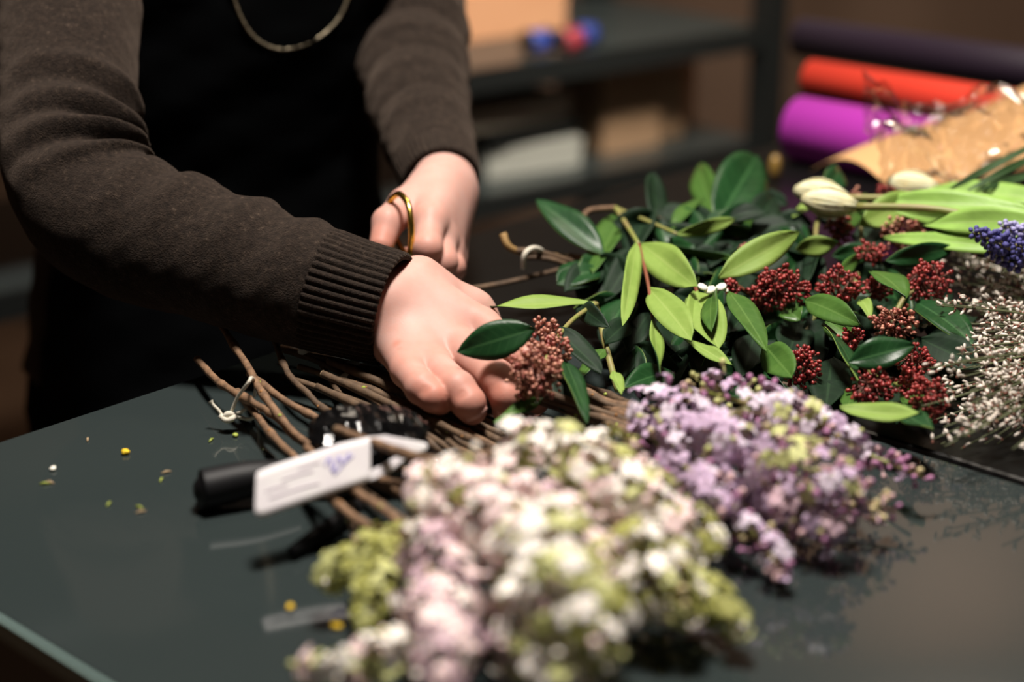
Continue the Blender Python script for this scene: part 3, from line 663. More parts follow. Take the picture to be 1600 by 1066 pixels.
def clothes():
    mid = (SR + SL) / 2
    secs = [(0.42, HIP.x, HIP.y, .170, .125), (0.60, HIP.x, HIP.y, .165, .125), (0.78, HIP.x, HIP.y, .160, .122), (0.90, -.268, 1.455, .142, .112), (0.99, -.258, 1.45, .134, .105),
            (1.08, -.245, 1.445, .142, .112), (1.16, mid.x - .01, mid.y + .01, .148, .108), (1.22, mid.x, mid.y, .135, .085), (1.265, mid.x, mid.y, .10, .065), (1.295, mid.x, mid.y, .060, .055)]
    N = 64
    def shell(z0, z1, extra, a0_, a1_, name, m, n=60, wav=.0):
        zs = np.linspace(z0, z1, n); vs = []
        col = [np.interp(zs, [q[0] for q in secs], [q[i] for q in secs]) for i in range(1, 5)]
        closed = abs(a1_ - a0_ - 2 * math.pi) < 1e-6; K = N if closed else N + 1
        for i in range(n):
            for j in range(K):
                th = a0_ + (a1_ - a0_) * j / N
                e = extra + wav * math.sin(th * 9 + zs[i] * 4) * max(0, (1.0 - zs[i])) + .003 * knit_noise(zs[i] * 40, th * 4, 2)
                x = math.copysign(abs(math.cos(th)) ** .85, math.cos(th)) * (col[2][i] + e); y = math.copysign(abs(math.sin(th)) ** .85, math.sin(th)) * (col[3][i] + e)
                p = Vector((col[0][i], col[1][i], zs[i])) + BX * x + BY * y; vs.append(p)
        fs = [(i * K + j, i * K + (j + 1) % K, (i + 1) * K + (j + 1) % K, (i + 1) * K + j) for i in range(n - 1) for j in range(N)]
        o = MB().add(vs, fs).build(name, M[m], PERSON); q = o.modifiers.new('solid', 'SOLIDIFY'); q.thickness = .002
        return o
    shell(.40, 1.30, 0, 0, 2 * math.pi, 'black_dress', 'black_cloth', wav=.02)
    shell(.46, 1.17, .009, math.radians(5), math.radians(175), 'apron', 'apron', wav=.018)
    shell(.80, 1.275, .007, math.radians(178), math.radians(362), 'cardigan_back', 'knit')
    # stockings and shoes
    for sg in (-1, 1):
        hp = HIP + BX * .075 * sg
        MB().tube(smooth_path([Vector((hp.x, hp.y, .50)), Vector((hp.x, hp.y, .43)) + BY * .02, Vector((hp.x, hp.y, .25)), Vector((hp.x, hp.y, .07))], 4), interp([0, .2, .6, 1], [.07, .058, .056, .042], 13), 16).build('stocking', M['black_cloth'], PERSON)
        an = Vector((hp.x, hp.y, .035)); m = MB()
        m.tube([an - BY * .05, an - BY * .045, an, an + BY * .07, an + BY * .15, an + BY * .175], [.01, .036, .04, .036, .034, .015], 14).build('shoe', M['tool_black'], PERSON)
    # necklace hanging from the neck over the chest
    pth = [A(352, -70, 1.30), A(362, -15, 1.298), A(378, 30, 1.295), A(402, 62, 1.292), A(438, 77, 1.290), A(480, 68, 1.292), A(515, 45, 1.296), A(538, 12, 1.30), A(552, -40, 1.305)]
    pth = smooth_path(pth, 10)
    def surf(p):          # lay the cord on the cloth: push towards the viewer until outside the chest shell
        z = p.z; cx, cy, aa, bb = [np.interp(z, [q[0] for q in secs], [q[i] for q in secs]) for i in range(1, 5)]
        dr = (p - CAM).normalized(); best = None
        for k in range(400):
            q = CAM + dr * (1.0 + k * .0015)
            z = q.z; cx, cy, aa, bb = [np.interp(z, [s_[0] for s_ in secs], [s_[i] for s_ in secs]) for i in range(1, 5)]
            l = q - Vector((cx, cy, q.z)); x, y = l.dot(BX) / (aa + .013), l.dot(BY) / (bb + .013)
            if abs(x) ** 2.35 + abs(y) ** 2.35 < 1: return q
        return p
    C = [surf(p) for p in pth]
    def front(z, x):
        cx, cy, aa, bb = [np.interp(z, [q[0] for q in secs], [q[i] for q in secs]) for i in range(1, 5)]
        return Vector((cx, cy, z)) + BX * x + BY * ((bb + .010) * max(0.0, 1 - abs(x / (aa + .013)) ** 2.35) ** (1 / 2.35))
    def side(p, xe):
        cx = np.interp(p.z, [q[0] for q in secs], [q[1] for q in secs]); cy = np.interp(p.z, [q[0] for q in secs], [q[2] for q in secs])
        x0 = (p - Vector((cx, cy, p.z))).dot(BX)
        return [front(p.z + (1.285 - p.z) * t, x0 + (xe - x0) * t) for t in np.linspace(.12, 1, 12)]
    lft, rgt = side(C[0], -.042), side(C[-1], .042)
    C = lft[::-1] + C + rgt + smooth_path([rgt[-1], rgt[-1] + Vector((0, 0, .012)) - BY * .05, NECK - BY * .055 + Vector((0, 0, .012)), lft[-1] + Vector((0, 0, .012)) - BY * .05, lft[-1]], 5)
    k = len(C); MB().tube(C, [.0012 + .00025 * math.sin(i * 2.1) for i in range(k)], 8).build('necklace', M['cord'], PERSON)
    # hair, out of the picture
    s = SDF(np.array(HEAD) - .16, np.array(HEAD) + .16, .006)
    s.ell(s.F, HEAD - BY * .018 + Vector((0, 0, .018)), (.085, .085, .105), .01)
    s.ell(s.F, HEAD - BY * .09 + Vector((0, 0, .03)), (.04, .04, .04), .02)
    s.ell(s.F, HEAD + BY * .085 - Vector((0, 0, .035)), (.075, .075, .085), .01, carve=True)
    v, f = s.mesh(); MB().add([Vector(q) for q in v], f.tolist()).build('hair', M['hair'], PERSON)
    for sg in (-1, 1):
        e = HEAD + BY * .068 + BX * .030 * sg + Vector((0, 0, .004))
        ey = MB().ball(e, .0105, BY, 1.0, 14, 10).build('eye', M['eye'], PERSON); MB().ball(e + BY * .0062, .0052, BY, .9, 12, 8).build('iris', M['hair'], ey)
        MB().tube([e + BX * -.014 + BY * .004 + Vector((0, 0, .013)), e + BY * .010 + Vector((0, 0, .017)), e + BX * .014 + BY * .004 + Vector((0, 0, .013))], [.001, .0018, .001], 6).build('eyebrow', M['hair'], PERSON)
    lp = HEAD + BY * .089 - Vector((0, 0, .058)); MB().tube(smooth_path([lp - BX * .019 - BY * .006, lp + BY * .001, lp + BX * .019 - BY * .006], 4), [.0015, .003, .0035, .004, .004, .004, .0035, .003, .0015], 8).build('lips', M['nail'], PERSON)
clothes()

# ------------------------------------------------------------------ gold scissors in the far hand
def scissors():
    Q = lambda x, y, d: P(x, y, d)
    c = Q(629, 352, 1.362)
    s = thing('gold_scissors', c, 'gold-handled scissors held in the hand behind the knitted cuff', 'scissors')
    def loop(pts, nm):
        pp = smooth_path([Q(*p) for p in pts] + [Q(*pts[0])], 8)
        MB().tube(pp, .0022, 10).build(nm, M['gold'], s)
    loop([(612, 310, 1.372), (624, 303, 1.362), (637, 318, 1.350), (642, 345, 1.344), (643, 375, 1.345), (639, 398, 1.350), (628, 390, 1.372), (614, 362, 1.392), (606, 330, 1.388)], 'finger_loop')
    loop([(640, 402, 1.35), (652, 395, 1.37), (664, 405, 1.39), (668, 425, 1.395), (660, 445, 1.385), (645, 440, 1.365), (636, 420, 1.352)], 'finger_loop')
    a = Q(638, 404, 1.352); b = Q(618, 450, 1.335); e1 = Q(575, 530, 1.31); e2 = Q(590, 535, 1.31)
    piv = MB().tube([b + Vector((0, -.003, 0)), b + Vector((0, .003, 0))], .004, 12); piv.build('pivot_screw', M['gold'], s)
    for st, e in ((a, e1), (Q(640, 430, 1.36), e2)):
        MB().tube([st, st.lerp(b, .6), b, b.lerp(e, .5), e], [.0022, .003, .0045, .0035, .0008], 8).build('blade', M['steel'], s)
scissors()

# ------------------------------------------------------------------ leaves
def leaf_geo(base, tip, width, roll=0.0, curl=0.0, keel=0.24, blunt=0.0, nrm=None, nseg=12):
    """thin solid leaf: layer 0 faces the normal, layer 1 the other way"""
    base = Vector(base); tip = Vector(tip); ax = tip - base; L = ax.length; ax.normalize()
    c = (base + tip) / 2
    n = Vector(nrm) if nrm is not None else ((CAM - c).normalized() * .85 + Vector((0.1, 0, 1)) * .42)
    n = (n - ax * n.dot(ax)).normalized(); n = Matrix.Rotation(roll, 3, ax) @ n; sd = ax.cross(n)
    S = (-1, -.62, -.25, 0, .25, .62, 1); K = len(S); vs0, vs1, uvs = [], [], []
    ph = R.uniform(0, 6); tw = R.uniform(-.45, .45); n0, sd0 = n.copy(), sd.copy()
    for i in range(nseg + 1):
        t = i / nseg
        prof = (math.sin(math.pi * min(1, t ** (0.92 + .25 * blunt))) ** (0.78 - .25 * blunt)) if 0 < t < 1 else 0
        if t < .1: prof *= t / .1 * .8 + .2
        wv = width / 2 * max(prof, .05 if t < .5 else .015)
        rt = Matrix.Rotation(tw * (t - .3), 3, ax); n = rt @ n0; sd = rt @ sd0
        for s in S:
            bend = curl * L * (0.25 - (t - .5) ** 2) * 1.6
            k = keel * abs(s) * wv + .0013 * math.sin(t * 8 + ph + s * 1.5) * abs(s)
            p = base + ax * (t * L) + sd * (s * wv) + n * (bend + k)
            vs0.append(p); vs1.append(p - n * .0006); uvs.append((t, s / 2 + .5))
    m = len(vs0); f0, f1 = [], []
    for i in range(nseg):
        for j in range(K - 1):
            a, b, c2, d = i * K + j, i * K + j + 1, (i + 1) * K + j + 1, (i + 1) * K + j
            f0.append((a, d, c2, b)); f1.append((m + a, m + b, m + c2, m + d))
    rim = []
    for i in range(nseg):
        for j in (0, K - 1):
            a, d = i * K + j, (i + 1) * K + j; rim.append((a, m + a, m + d, d) if j == 0 else (a, d, m + d, m + a))
    mb = MB(); mb.add(vs0 + vs1, f0, 0, uvs + uvs)
    mb.f += f1 + rim; mb.m += [1] * len(f1) + [1] * len(rim)
    return mb
def add_leaf(parent, base, tip, width, kind, **kw):
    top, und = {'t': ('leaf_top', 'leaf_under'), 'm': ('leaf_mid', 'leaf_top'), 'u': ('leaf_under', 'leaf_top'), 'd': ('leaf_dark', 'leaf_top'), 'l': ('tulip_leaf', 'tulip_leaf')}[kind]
    return leaf_geo(base, tip, width, **kw).build('leaf', [M[top], M[und]], parent)

# ------------------------------------------------------------------ skimmia sprigs
def SD(py): return (1.18 + (640 - py) * .0008)               # lie of the pile
def SP(px, py, dd=0.0): return P(px, py, SD(py) + dd)
def berry_cluster(parent, px, py, rx, ry, mkey, dd=-.02, dens=1.0):
    c = SP(px, py, dd); k = 1 / pxm(c); ax = rx * k; ay = ry * k; az = .5 * (ax + ay) * .8
    ex = Vector((1, 0, 0)); ey = UPV; ez = -FW
    br = .0015; n = int(dens * 1.9 * (ax * ay + ax * az + ay * az) / (br * br) * .30)
    mb = MB(); ped = MB(); core = c - ey * ay * .8 + FW * az * .5
    pts = []
    tries = 0
    while len(pts) < n and tries < n * 30:
        tries += 1
        v = Vector((R.gauss(0, 1), R.gauss(0, 1), R.gauss(0, 1))).normalized()
        rad = R.uniform(.62, 1.04)
        lump = 1 + .13 * math.sin(v.x * 7 + px) * math.sin(v.y * 6 + py)
        p = c + ex * (v.x * ax * rad * lump) + ey * (v.y * ay * rad * lump) + ez * (v.z * az * rad * lump)
        if all((p - q).length > br * 1.45 for q in pts): pts.append(p)
    subs = [c + ex * (R.uniform(-.5, .5) * ax) + ey * (R.uniform(-.5, .5) * ay) + ez * (R.uniform(-.4, .4) * az) for _ in range(7)]
    for q in subs: ped.tube([core, core.lerp(q, .5), q], .0008, 5)
    for p in pts:
        r = br * R.uniform(.62, 1.12)
        q = min(subs, key=lambda s: (s - p).length)
        mb.ball(p, r, (p - q), 1.12, 7, 5, 0)
        ped.tube([q, p], .0004, 3, cap=False)
    b = mb.build('flower_bud_cluster', M[mkey], parent); b['kind'] = 'stuff'
    s = ped.build('cluster_stalk', M['pedicel'], parent); s['kind'] = 'stuff'
def stem(parent, pts, r0, r1, m='gstem', n=8, name='stem'):
    pp = smooth_path(pts, 5); k = len(pp)
    return MB().tube(pp, interp([0, 1], [r0, r1], k), n).build(name, M[m], parent)
U = math.radians
def skimmia():
    G = 'skimmia sprigs piled on the black table'
    def sprig(name_label, stems, leaves, clusters):
        p0 = SP(*stems[0][0][0]); t = thing('skimmia_sprig', (p0.x, p0.y, TABZ), name_label, 'sprig', G)
        for pts, r0, r1, m in stems: stem(t, [SP(*q) for q in pts], r0, r1, m)
        for lf in leaves:
            b, e, wd, kind = lf[:4]; kw = lf[4] if len(lf) > 4 else {}
            bb, ee = SP(*b), SP(*e); add_leaf(t, bb, ee, wd / pxm((bb + ee) / 2), kind, **kw)
        for c in clusters: berry_cluster(t, *c)
        return t
    sprig('skimmia sprig with copper buds held against the curled fingers',
          [([(965, 610, .03), (945, 535, .01), (935, 490, 0), (928, 474, -.02)], .0022, .0018, 'gstem'), ([(932, 475, -.02), (895, 500, -.04), (862, 540, -.06), (850, 575, -.06)], .0018, .0012, 'gstem')],
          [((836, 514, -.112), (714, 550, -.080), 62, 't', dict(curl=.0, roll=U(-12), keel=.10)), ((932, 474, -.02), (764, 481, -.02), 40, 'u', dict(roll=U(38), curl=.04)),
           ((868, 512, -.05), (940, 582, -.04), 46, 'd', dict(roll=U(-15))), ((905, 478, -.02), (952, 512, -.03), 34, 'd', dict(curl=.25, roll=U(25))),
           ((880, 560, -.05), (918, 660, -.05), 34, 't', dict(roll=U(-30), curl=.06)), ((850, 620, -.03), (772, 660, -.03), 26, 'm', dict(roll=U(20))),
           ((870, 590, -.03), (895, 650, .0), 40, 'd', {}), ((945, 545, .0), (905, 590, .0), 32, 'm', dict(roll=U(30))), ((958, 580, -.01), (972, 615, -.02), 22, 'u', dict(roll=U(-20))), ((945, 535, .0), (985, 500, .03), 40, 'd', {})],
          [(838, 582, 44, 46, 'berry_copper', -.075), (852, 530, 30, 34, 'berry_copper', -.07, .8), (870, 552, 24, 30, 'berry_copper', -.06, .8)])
    sprig('skimmia sprig with pale drooping leaf undersides and brown forked stem',
          [([(908, 350, .06), (920, 330, .05), (962, 325, .04)], .0026, .0020, 'bark'), ([(962, 325, .04), (978, 350, .02), (998, 382, -.01)], .0020, .0016, 'gstem'), ([(962, 326, .04), (1010, 345, .02), (1058, 366, .0)], .0019, .0014, 'gstem'), ([(998, 382, -.01), (1012, 440, -.02), (1020, 500, -.02)], .0014, .0011, 'rstem')],
          [((995, 378, -.01), (974, 508, -.05), 33, 'u', dict(roll=U(-28))), ((1002, 382, -.01), (1088, 448, -.04), 58, 'u', dict(roll=U(15), blunt=.6, curl=.07)), ((1015, 452, -.02), (1080, 532, -.05), 54, 'u', dict(roll=U(5), blunt=.5, curl=.06)),
           ((1020, 495, -.02), (1031, 584, -.04), 26, 'u', dict(roll=U(-38))), ((998, 382, .03), (1150, 404, .02), 22, 'm', dict(roll=U(58))), ((945, 400, .04), (838, 312, .02), 52, 't', dict(roll=U(10), curl=.08)),
           ((975, 330, .07), (925, 425, .03), 60, 'm', dict(roll=U(25))), ((1000, 385, .02), (945, 470, .03), 46, 'd', {}), ((1058, 366, .0), (1150, 342, -.01), 26, 'u', dict(roll=U(40), curl=.1)), ((1050, 362, .03), (1100, 312, .06), 26, 'm', dict(roll=U(-30), curl=.2))], [])
    sprig('skimmia sprig with two rounded pale leaves and a white petal caught on it',
          [([(1080, 420, .05), (1086, 445, .01), (1092, 470, -.01)], .0016, .0012, 'rstem')],
          [((1086, 455, -.01), (1122, 545, -.03), 60, 'u', dict(roll=U(10), blunt=.6, curl=.08)), ((1088, 455, -.015), (1082, 520, -.03), 34, 'u', dict(roll=U(-20))), ((1118, 448, -.02), (1112, 520, -.045), 34, 'm', dict(roll=U(45), curl=.1)),
           ((1068, 528, -.02), (1146, 573, -.03), 26, 'u', dict(roll=U(-20))), ((1052, 582, .02), (972, 608, -.01), 46, 't', dict(roll=U(0), curl=.15)), ((1040, 540, .05), (1000, 600, .04), 60, 'd', {}), ((1100, 540, .04), (1110, 600, .03), 55, 'd', {})], [])
    sprig('skimmia sprig with a big upright glossy leaf standing above the pile',
          [([(1180, 470, .08), (1150, 400, .06), (1118, 345, .05)], .0026, .0018, 'gstem')],
          [((1118, 352, .05), (1182, 243, .07), 84, 't', dict(roll=U(12), curl=.12, blunt=.2, keel=.25)), ((1122, 350, .02), (1202, 332, .0), 34, 'd', dict(roll=U(-18), curl=.32)), ((1128, 345, .09), (1092, 258, .12), 44, 'm', dict(roll=U(-35), curl=.2)),
           ((1122, 352, .03), (1200, 358, .03), 40, 'm', {}), ((1118, 350, .03), (1060, 330, .06), 40, 'd', {}), ((1120, 345, .0), (1185, 322, .02), 30, 't', dict(roll=U(20))), ((1150, 400, .06), (1080, 395, .06), 45, 'd', {})], [])
    sprig('skimmia sprig with a long pale veined leaf above dark red buds',
          [([(1290, 560, .08), (1200, 480, .05), (1125, 432, -.02)], .0024, .0015, 'rstem')],
          [((1122, 434, -.03), (1250, 362, -.06), 50, 'u', dict(roll=U(10), curl=.05)), ((1138, 455, -.03), (1198, 548, -.05), 44, 'm', dict(roll=U(-15), curl=.05)), ((1180, 470, .02), (1140, 520, .02), 50, 'd', {}), ((1195, 540, -.01), (1238, 590, -.03), 54, 'm', dict(roll=U(25), blunt=.5)), ((1180, 520, .03), (1160, 590, .02), 54, 'd', {})],
          [(1222, 452, 44, 36, 'berry_red', -.02), (1190, 462, 26, 26, 'berry_red', .0), (1144, 447, 13, 15, 'berry_red', -.02), (1167, 390, 12, 9, 'berry_copper', .01)])
    sprig('skimmia sprig with curled leaf tip rising over the pale tulip buds',
          [([(1280, 440, .06), (1275, 360, .04), (1290, 300, .05)], .0022, .0013, 'gstem')],
          [((1283, 305, .05), (1312, 264, .05), 40, 't', dict(roll=U(30), curl=.3)), ((1285, 315, .05), (1238, 338, .04), 28, 'u', dict(roll=U(35))), ((1355, 302, .02), (1316, 368, .01), 30, 'm', dict(roll=U(-35))), ((1243, 390, .01), (1310, 378, -.01), 34, 'u', dict(roll=U(30))), ((1270, 350, .05), (1205, 345, .05), 40, 'd', {}), ((1275, 330, .06), (1330, 345, .05), 44, 'd', {}), ((1278, 380, .04), (1260, 440, .02), 36, 'd', dict(roll=U(50))), ((1230, 320, .07), (1180, 300, .09), 30, 'd', {})],
          [(1312, 356, 22, 26, 'berry_red', .01), (1385, 297, 13, 12, 'berry_red', .03), (1338, 304, 8, 12, 'berry_copper', .03)])
    sprig('skimmia sprig with coppery buds under a broad pale leaf',
          [([(1330, 470, .06), (1345, 400, .03), (1345, 352, .0)], .0022, .0014, 'gstem')],
          [((1342, 352, -.01), (1440, 306, -.02), 52, 'u', dict(roll=U(18), curl=.06)), ((1340, 355, .02), (1378, 388, .01), 50, 'd', {}), ((1300, 400, .02), (1372, 392, .01), 34, 't', dict(roll=U(20))), ((1345, 400, .0), (1310, 428, -.02), 24, 'm', dict(roll=U(-40))), ((1385, 408, -.02), (1492, 386, -.03), 38, 't', dict(roll=U(30), curl=.1))],
          [(1408, 366, 34, 30, 'berry_copper', .0), (1360, 394, 25, 18, 'berry_red', -.01)])
    sprig('skimmia sprig with round crimson bud head next to white broom',
          [([(1380, 540, .06), (1410, 470, .03), (1440, 450, .01)], .0022, .0015, 'gstem')],
          [((1362, 424, -.02), (1415, 466, -.05), 48, 'm', dict(roll=U(-20), blunt=.5, curl=.12)), ((1432, 472, .0), (1520, 538, -.02), 60, 't', dict(roll=U(-15), curl=.08)), ((1440, 530, .0), (1532, 575, -.01), 62, 'd', dict(roll=U(5))), ((1405, 490, .02), (1330, 488, .01), 28, 't', dict(roll=U(35))), ((1400, 470, .05), (1350, 520, .05), 50, 'd', {})],
          [(1450, 442, 37, 34, 'berry_red', -.02), (1373, 450, 24, 22, 'berry_red', .0)])
    sprig('skimmia sprig with dark red dome of buds between broad leaves',
          [([(1240, 560, .06), (1270, 500, .03), (1305, 470, .0)], .0022, .0015, 'gstem')],
          [((1258, 470, -.02), (1345, 508, -.05), 46, 'm', dict(roll=U(5), curl=.12)), ((1225, 480, .0), (1250, 500, .0), 40, 'm', {}), ((1285, 505, -.01), (1340, 595, -.04), 30, 't', dict(roll=U(-35), curl=.08)), ((1290, 500, .01), (1335, 530, .01), 44, 'm', {}), ((1345, 470, .0), (1360, 500, -.01), 22, 'u', dict(curl=.3)), ((1250, 500, .04), (1230, 560, .03), 60, 'd', {})],
          [(1312, 446, 36, 30, 'berry_red', -.02), (1331, 530, 20, 18, 'berry_red', -.02), (1400, 506, 38, 30, 'berry_copper', -.01)])
    sprig('skimmia sprig with dark glossy leaf across crimson buds low in the pile',
          [([(1300, 590, .05), (1340, 570, .02), (1370, 590, .0)], .0022, .0015, 'gstem')],
          [((1326, 566, -.05), (1430, 540, -.07), 52, 't', dict(roll=U(8), curl=.08)), ((1300, 560, .03), (1290, 640, .0), 70, 'd', {}), ((1340, 600, .0), (1322, 640, -.01), 34, 'm', dict(roll=U(30))), ((1280, 600, .02), (1330, 640, .01), 60, 'd', {})],
          [(1364, 606, 40, 32, 'berry_red', -.02), (1251, 574, 32, 34, 'berry_red', -.01), (1427, 562, 32, 28, 'berry_red', -.01)])
    sprig('skimmia sprig with bright curved leaf lying at the edge of the glass table',
          [([(1400, 600, .04), (1430, 610, .02), (1450, 620, .0)], .0022, .0015, 'gstem')],
          [((1312, 636, -.03), (1440, 646, -.06), 40, 'u', dict(roll=U(-15), curl=-.14)), ((1398, 640, -.02), (1458, 672, -.04), 40, 't', dict(roll=U(-20))), ((1420, 600, .0), (1440, 660, -.01), 44, 'm', {}), ((1390, 610, .03), (1400, 660, .0), 60, 'd', {}), ((1440, 585, .03), (1510, 600, .03), 60, 'd', {})],
          [(1450, 626, 34, 40, 'berry_red', -.02), (1425, 600, 22, 26, 'berry_red', -.01)])
    # deep foliage between the visible sprigs
    DEEP = [(965, 470), (1000, 540), (950, 410), (1050, 400), (1060, 560), (1110, 480), (1130, 560), (1160, 420), (1180, 370), (1190, 520), (1220, 600), (1250, 520), (1260, 400), (1290, 620), (1300, 490), (1350, 460), (1370, 550), (1390, 430), (1430, 590), (1450, 510), (1100, 390), (1020, 340)]
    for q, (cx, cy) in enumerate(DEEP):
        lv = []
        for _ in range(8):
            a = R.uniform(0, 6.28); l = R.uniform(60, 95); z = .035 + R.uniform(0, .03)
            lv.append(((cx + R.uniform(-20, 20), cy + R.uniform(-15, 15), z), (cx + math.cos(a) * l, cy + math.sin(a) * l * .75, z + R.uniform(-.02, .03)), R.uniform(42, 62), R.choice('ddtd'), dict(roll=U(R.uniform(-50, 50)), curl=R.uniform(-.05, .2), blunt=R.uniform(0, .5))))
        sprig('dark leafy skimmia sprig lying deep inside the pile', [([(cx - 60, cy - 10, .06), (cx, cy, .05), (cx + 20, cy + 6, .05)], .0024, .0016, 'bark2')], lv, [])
    # fallen white petal on a leaf
    c = SP(1112, 450, -.04); mb = MB()
    for dx, dz, r in ((-.006, 0.001, .0038), (-.001, -.001, .0042), (.006, .001, .0040), (.002, -.002, .003), (.009, -.001, .0025)):
        mb.ball(c + Vector((dx, -.001, dz)), r, (0.5 * math.sin(dx * 900), -.3, 1), .38, 8, 5)
    tag(mb.build('white_petal', M['white_bud']), 'tiny fallen white petal resting on a skimmia leaf', 'petal')
skimmia()

# ------------------------------------------------------------------ lilac branches
def floret_mesh(name, m):
    mb = MB(); vs = []
    for k in range(4):
        a = k * math.pi / 2; c, s = math.cos(a), math.sin(a); b = len(mb.v)
        prof = [(0.08, .10, .0), (.45, .36, .10), (.85, .34, .06), (1.0, .10, -.10)]
        pv = []
        for x, wd, z in prof:
            for e in (-1, 1):
                y = e * wd; pv.append((x * c - y * s, x * s + y * c, z + .10 * (abs(e)) * (1 if x < .9 else 0)))
        mb.add(pv, [(0, 2, 3, 1), (2, 4, 5, 3), (4, 6, 7, 5)])
    ring = [(math.cos(q * 1.2566) * .12, math.sin(q * 1.2566) * .12) for q in range(5)]
    tv = [(x, y, .03) for x, y in ring] + [(x * .7, y * .7, -.9) for x, y in ring]
    mb.add(tv, [(q, 5 + q, 5 + (q + 1) % 5, (q + 1) % 5) for q in range(5)] + [(4, 3, 2, 1, 0)][::-1])
    me = bpy.data.meshes.new(name); me.from_pydata(mb.v, [], mb.f); me.materials.append(M[m]); me.polygons.foreach_set('use_smooth', [True] * len(mb.f)); return me
def bud_mesh(name, m):
    mb = MB().ball((0, 0, .35), .42, (0, 0, 1), 1.15, 6, 4)
    mb.tube([(0, 0, -.9), (0, 0, 0)], [.10, .16], 5, cap=False)
    me = bpy.data.meshes.new(name); me.from_pydata(mb.v, [], mb.f); me.materials.append(M[m]); me.polygons.foreach_set('use_smooth', [True] * len(mb.f)); return me
FM = {k: floret_mesh('floret', k) for k in ('fl_white', 'fl_pink', 'fl_mauve', 'fl_lime', 'fl_olive', 'fl_lav', 'fl_pale')}
BM_ = {k: bud_mesh('bud', k) for k in ('bud_purple', 'bud_pink', 'bud_cream', 'fl_lime', 'fl_olive', 'fl_white', 'fl_pink')}
def inst(name, me, parent, p, nz, sc):
    o = bpy.data.objects.new(name, me); COL.objects.link(o); o.parent = parent
    q = Vector(nz).to_track_quat('Z', 'Y') @ Matrix.Rotation(R.uniform(0, 6.28), 3, 'Z').to_quaternion()
    o.rotation_mode = 'QUATERNION'; o.rotation_quaternion = q; o.location = p - OFF[parent]; o.scale = (sc, sc, sc)
def wobble(pts, amp):
    return [p + Vector((R.uniform(-amp, amp), R.uniform(-amp, amp), R.uniform(-amp, amp) * .6)) for p in pts]
def twig(parent, pts, r, m='bark', nodes=True, per=6, name='stem'):
    pp = wobble(smooth_path(pts, per), r * .12); k = len(pp)
    rad = [r * (1.0 + R.uniform(-.07, .09)) for _ in range(k)]
    ni = sorted(R.sample(range(2, max(3, k - 2)), min(max(1, k // 7), max(1, k - 5)))) if k > 6 else []
    for i in ni: rad[i] *= 1.32
    s = MB().tube(pp, rad, 9).build(name, [M[m]], parent)
    MB().tube([pp[0] + (pp[0] - pp[1]).normalized() * .0003, pp[0]], r * .97, 9).build('cut_end', M['cut'], s)
    if nodes:
        for i in ni:
            d = Vector((R.uniform(-1, 1), R.uniform(-1, .2), R.uniform(.1, 1))).normalized()
            big = R.random() < .35
            MB().ball(pp[i] + d * r * 1.05, r * (.62 if big else .5), d, 1.3, 7, 5).build('leaf_bud', M['budgreen' if big else 'node'], s)
    return pp
def panicle(t, p0, p1, rad, mix, floret_r, bud_frac, buds, dens=1.0, taper=.55, floor=0.004):
    """florets over a cone from p0 (stem end) to p1 (tip)"""
    ax = p1 - p0; L = ax.length; ax.normalize(); sx = ax.orthogonal().normalized(); sy = ax.cross(sx)
    MB().tube([p0, p0.lerp(p1, .5), p1], [.0018, .0013, .0006], 6).build('flower_stalk', M['gstem'], t)
    n = int(dens * 2 * math.pi * rad * .75 * (L + rad) / (floret_r * floret_r * 2.2)); pts = []; tries = 0
    n = min(n, 290)
    while len(pts) < n and tries < n * 25:
        tries += 1
        u = R.uniform(-.12, 1.04); a = R.uniform(0, 2 * math.pi)
        pr = (1 - taper * max(0, u) ** 1.3) * (1 if .08 < u < .95 else .55)
        lump = 1 + .16 * math.sin(u * 14 + a * 3 + rad * 999)
        rr = rad * pr * lump * math.sqrt(R.uniform(.35, 1.0))
        o = sx * math.cos(a) + sy * math.sin(a)
        p = p0 + ax * (u * L) + o * rr
        if p.z < TABZ + floor: continue
        if any((p - q).length < floret_r * .62 for q, _, _ in pts): continue
        nn = (o + ax * (u - .35) * .9 + Vector((R.uniform(-.4, .4), R.uniform(-.4, .4), R.uniform(-.2, .5)))).normalized()
        pts.append((p, nn, u))
    for p, nn, u in pts:
        if R.random() < bud_frac + .35 * max(0, u - .65):
            inst('bud', BM_[R.choice(buds)], t, p, nn, floret_r * R.uniform(.62, .95))
        else:
            inst('floret', FM[R.choice(mix)], t, p, nn, floret_r * R.uniform(.8, 1.15))
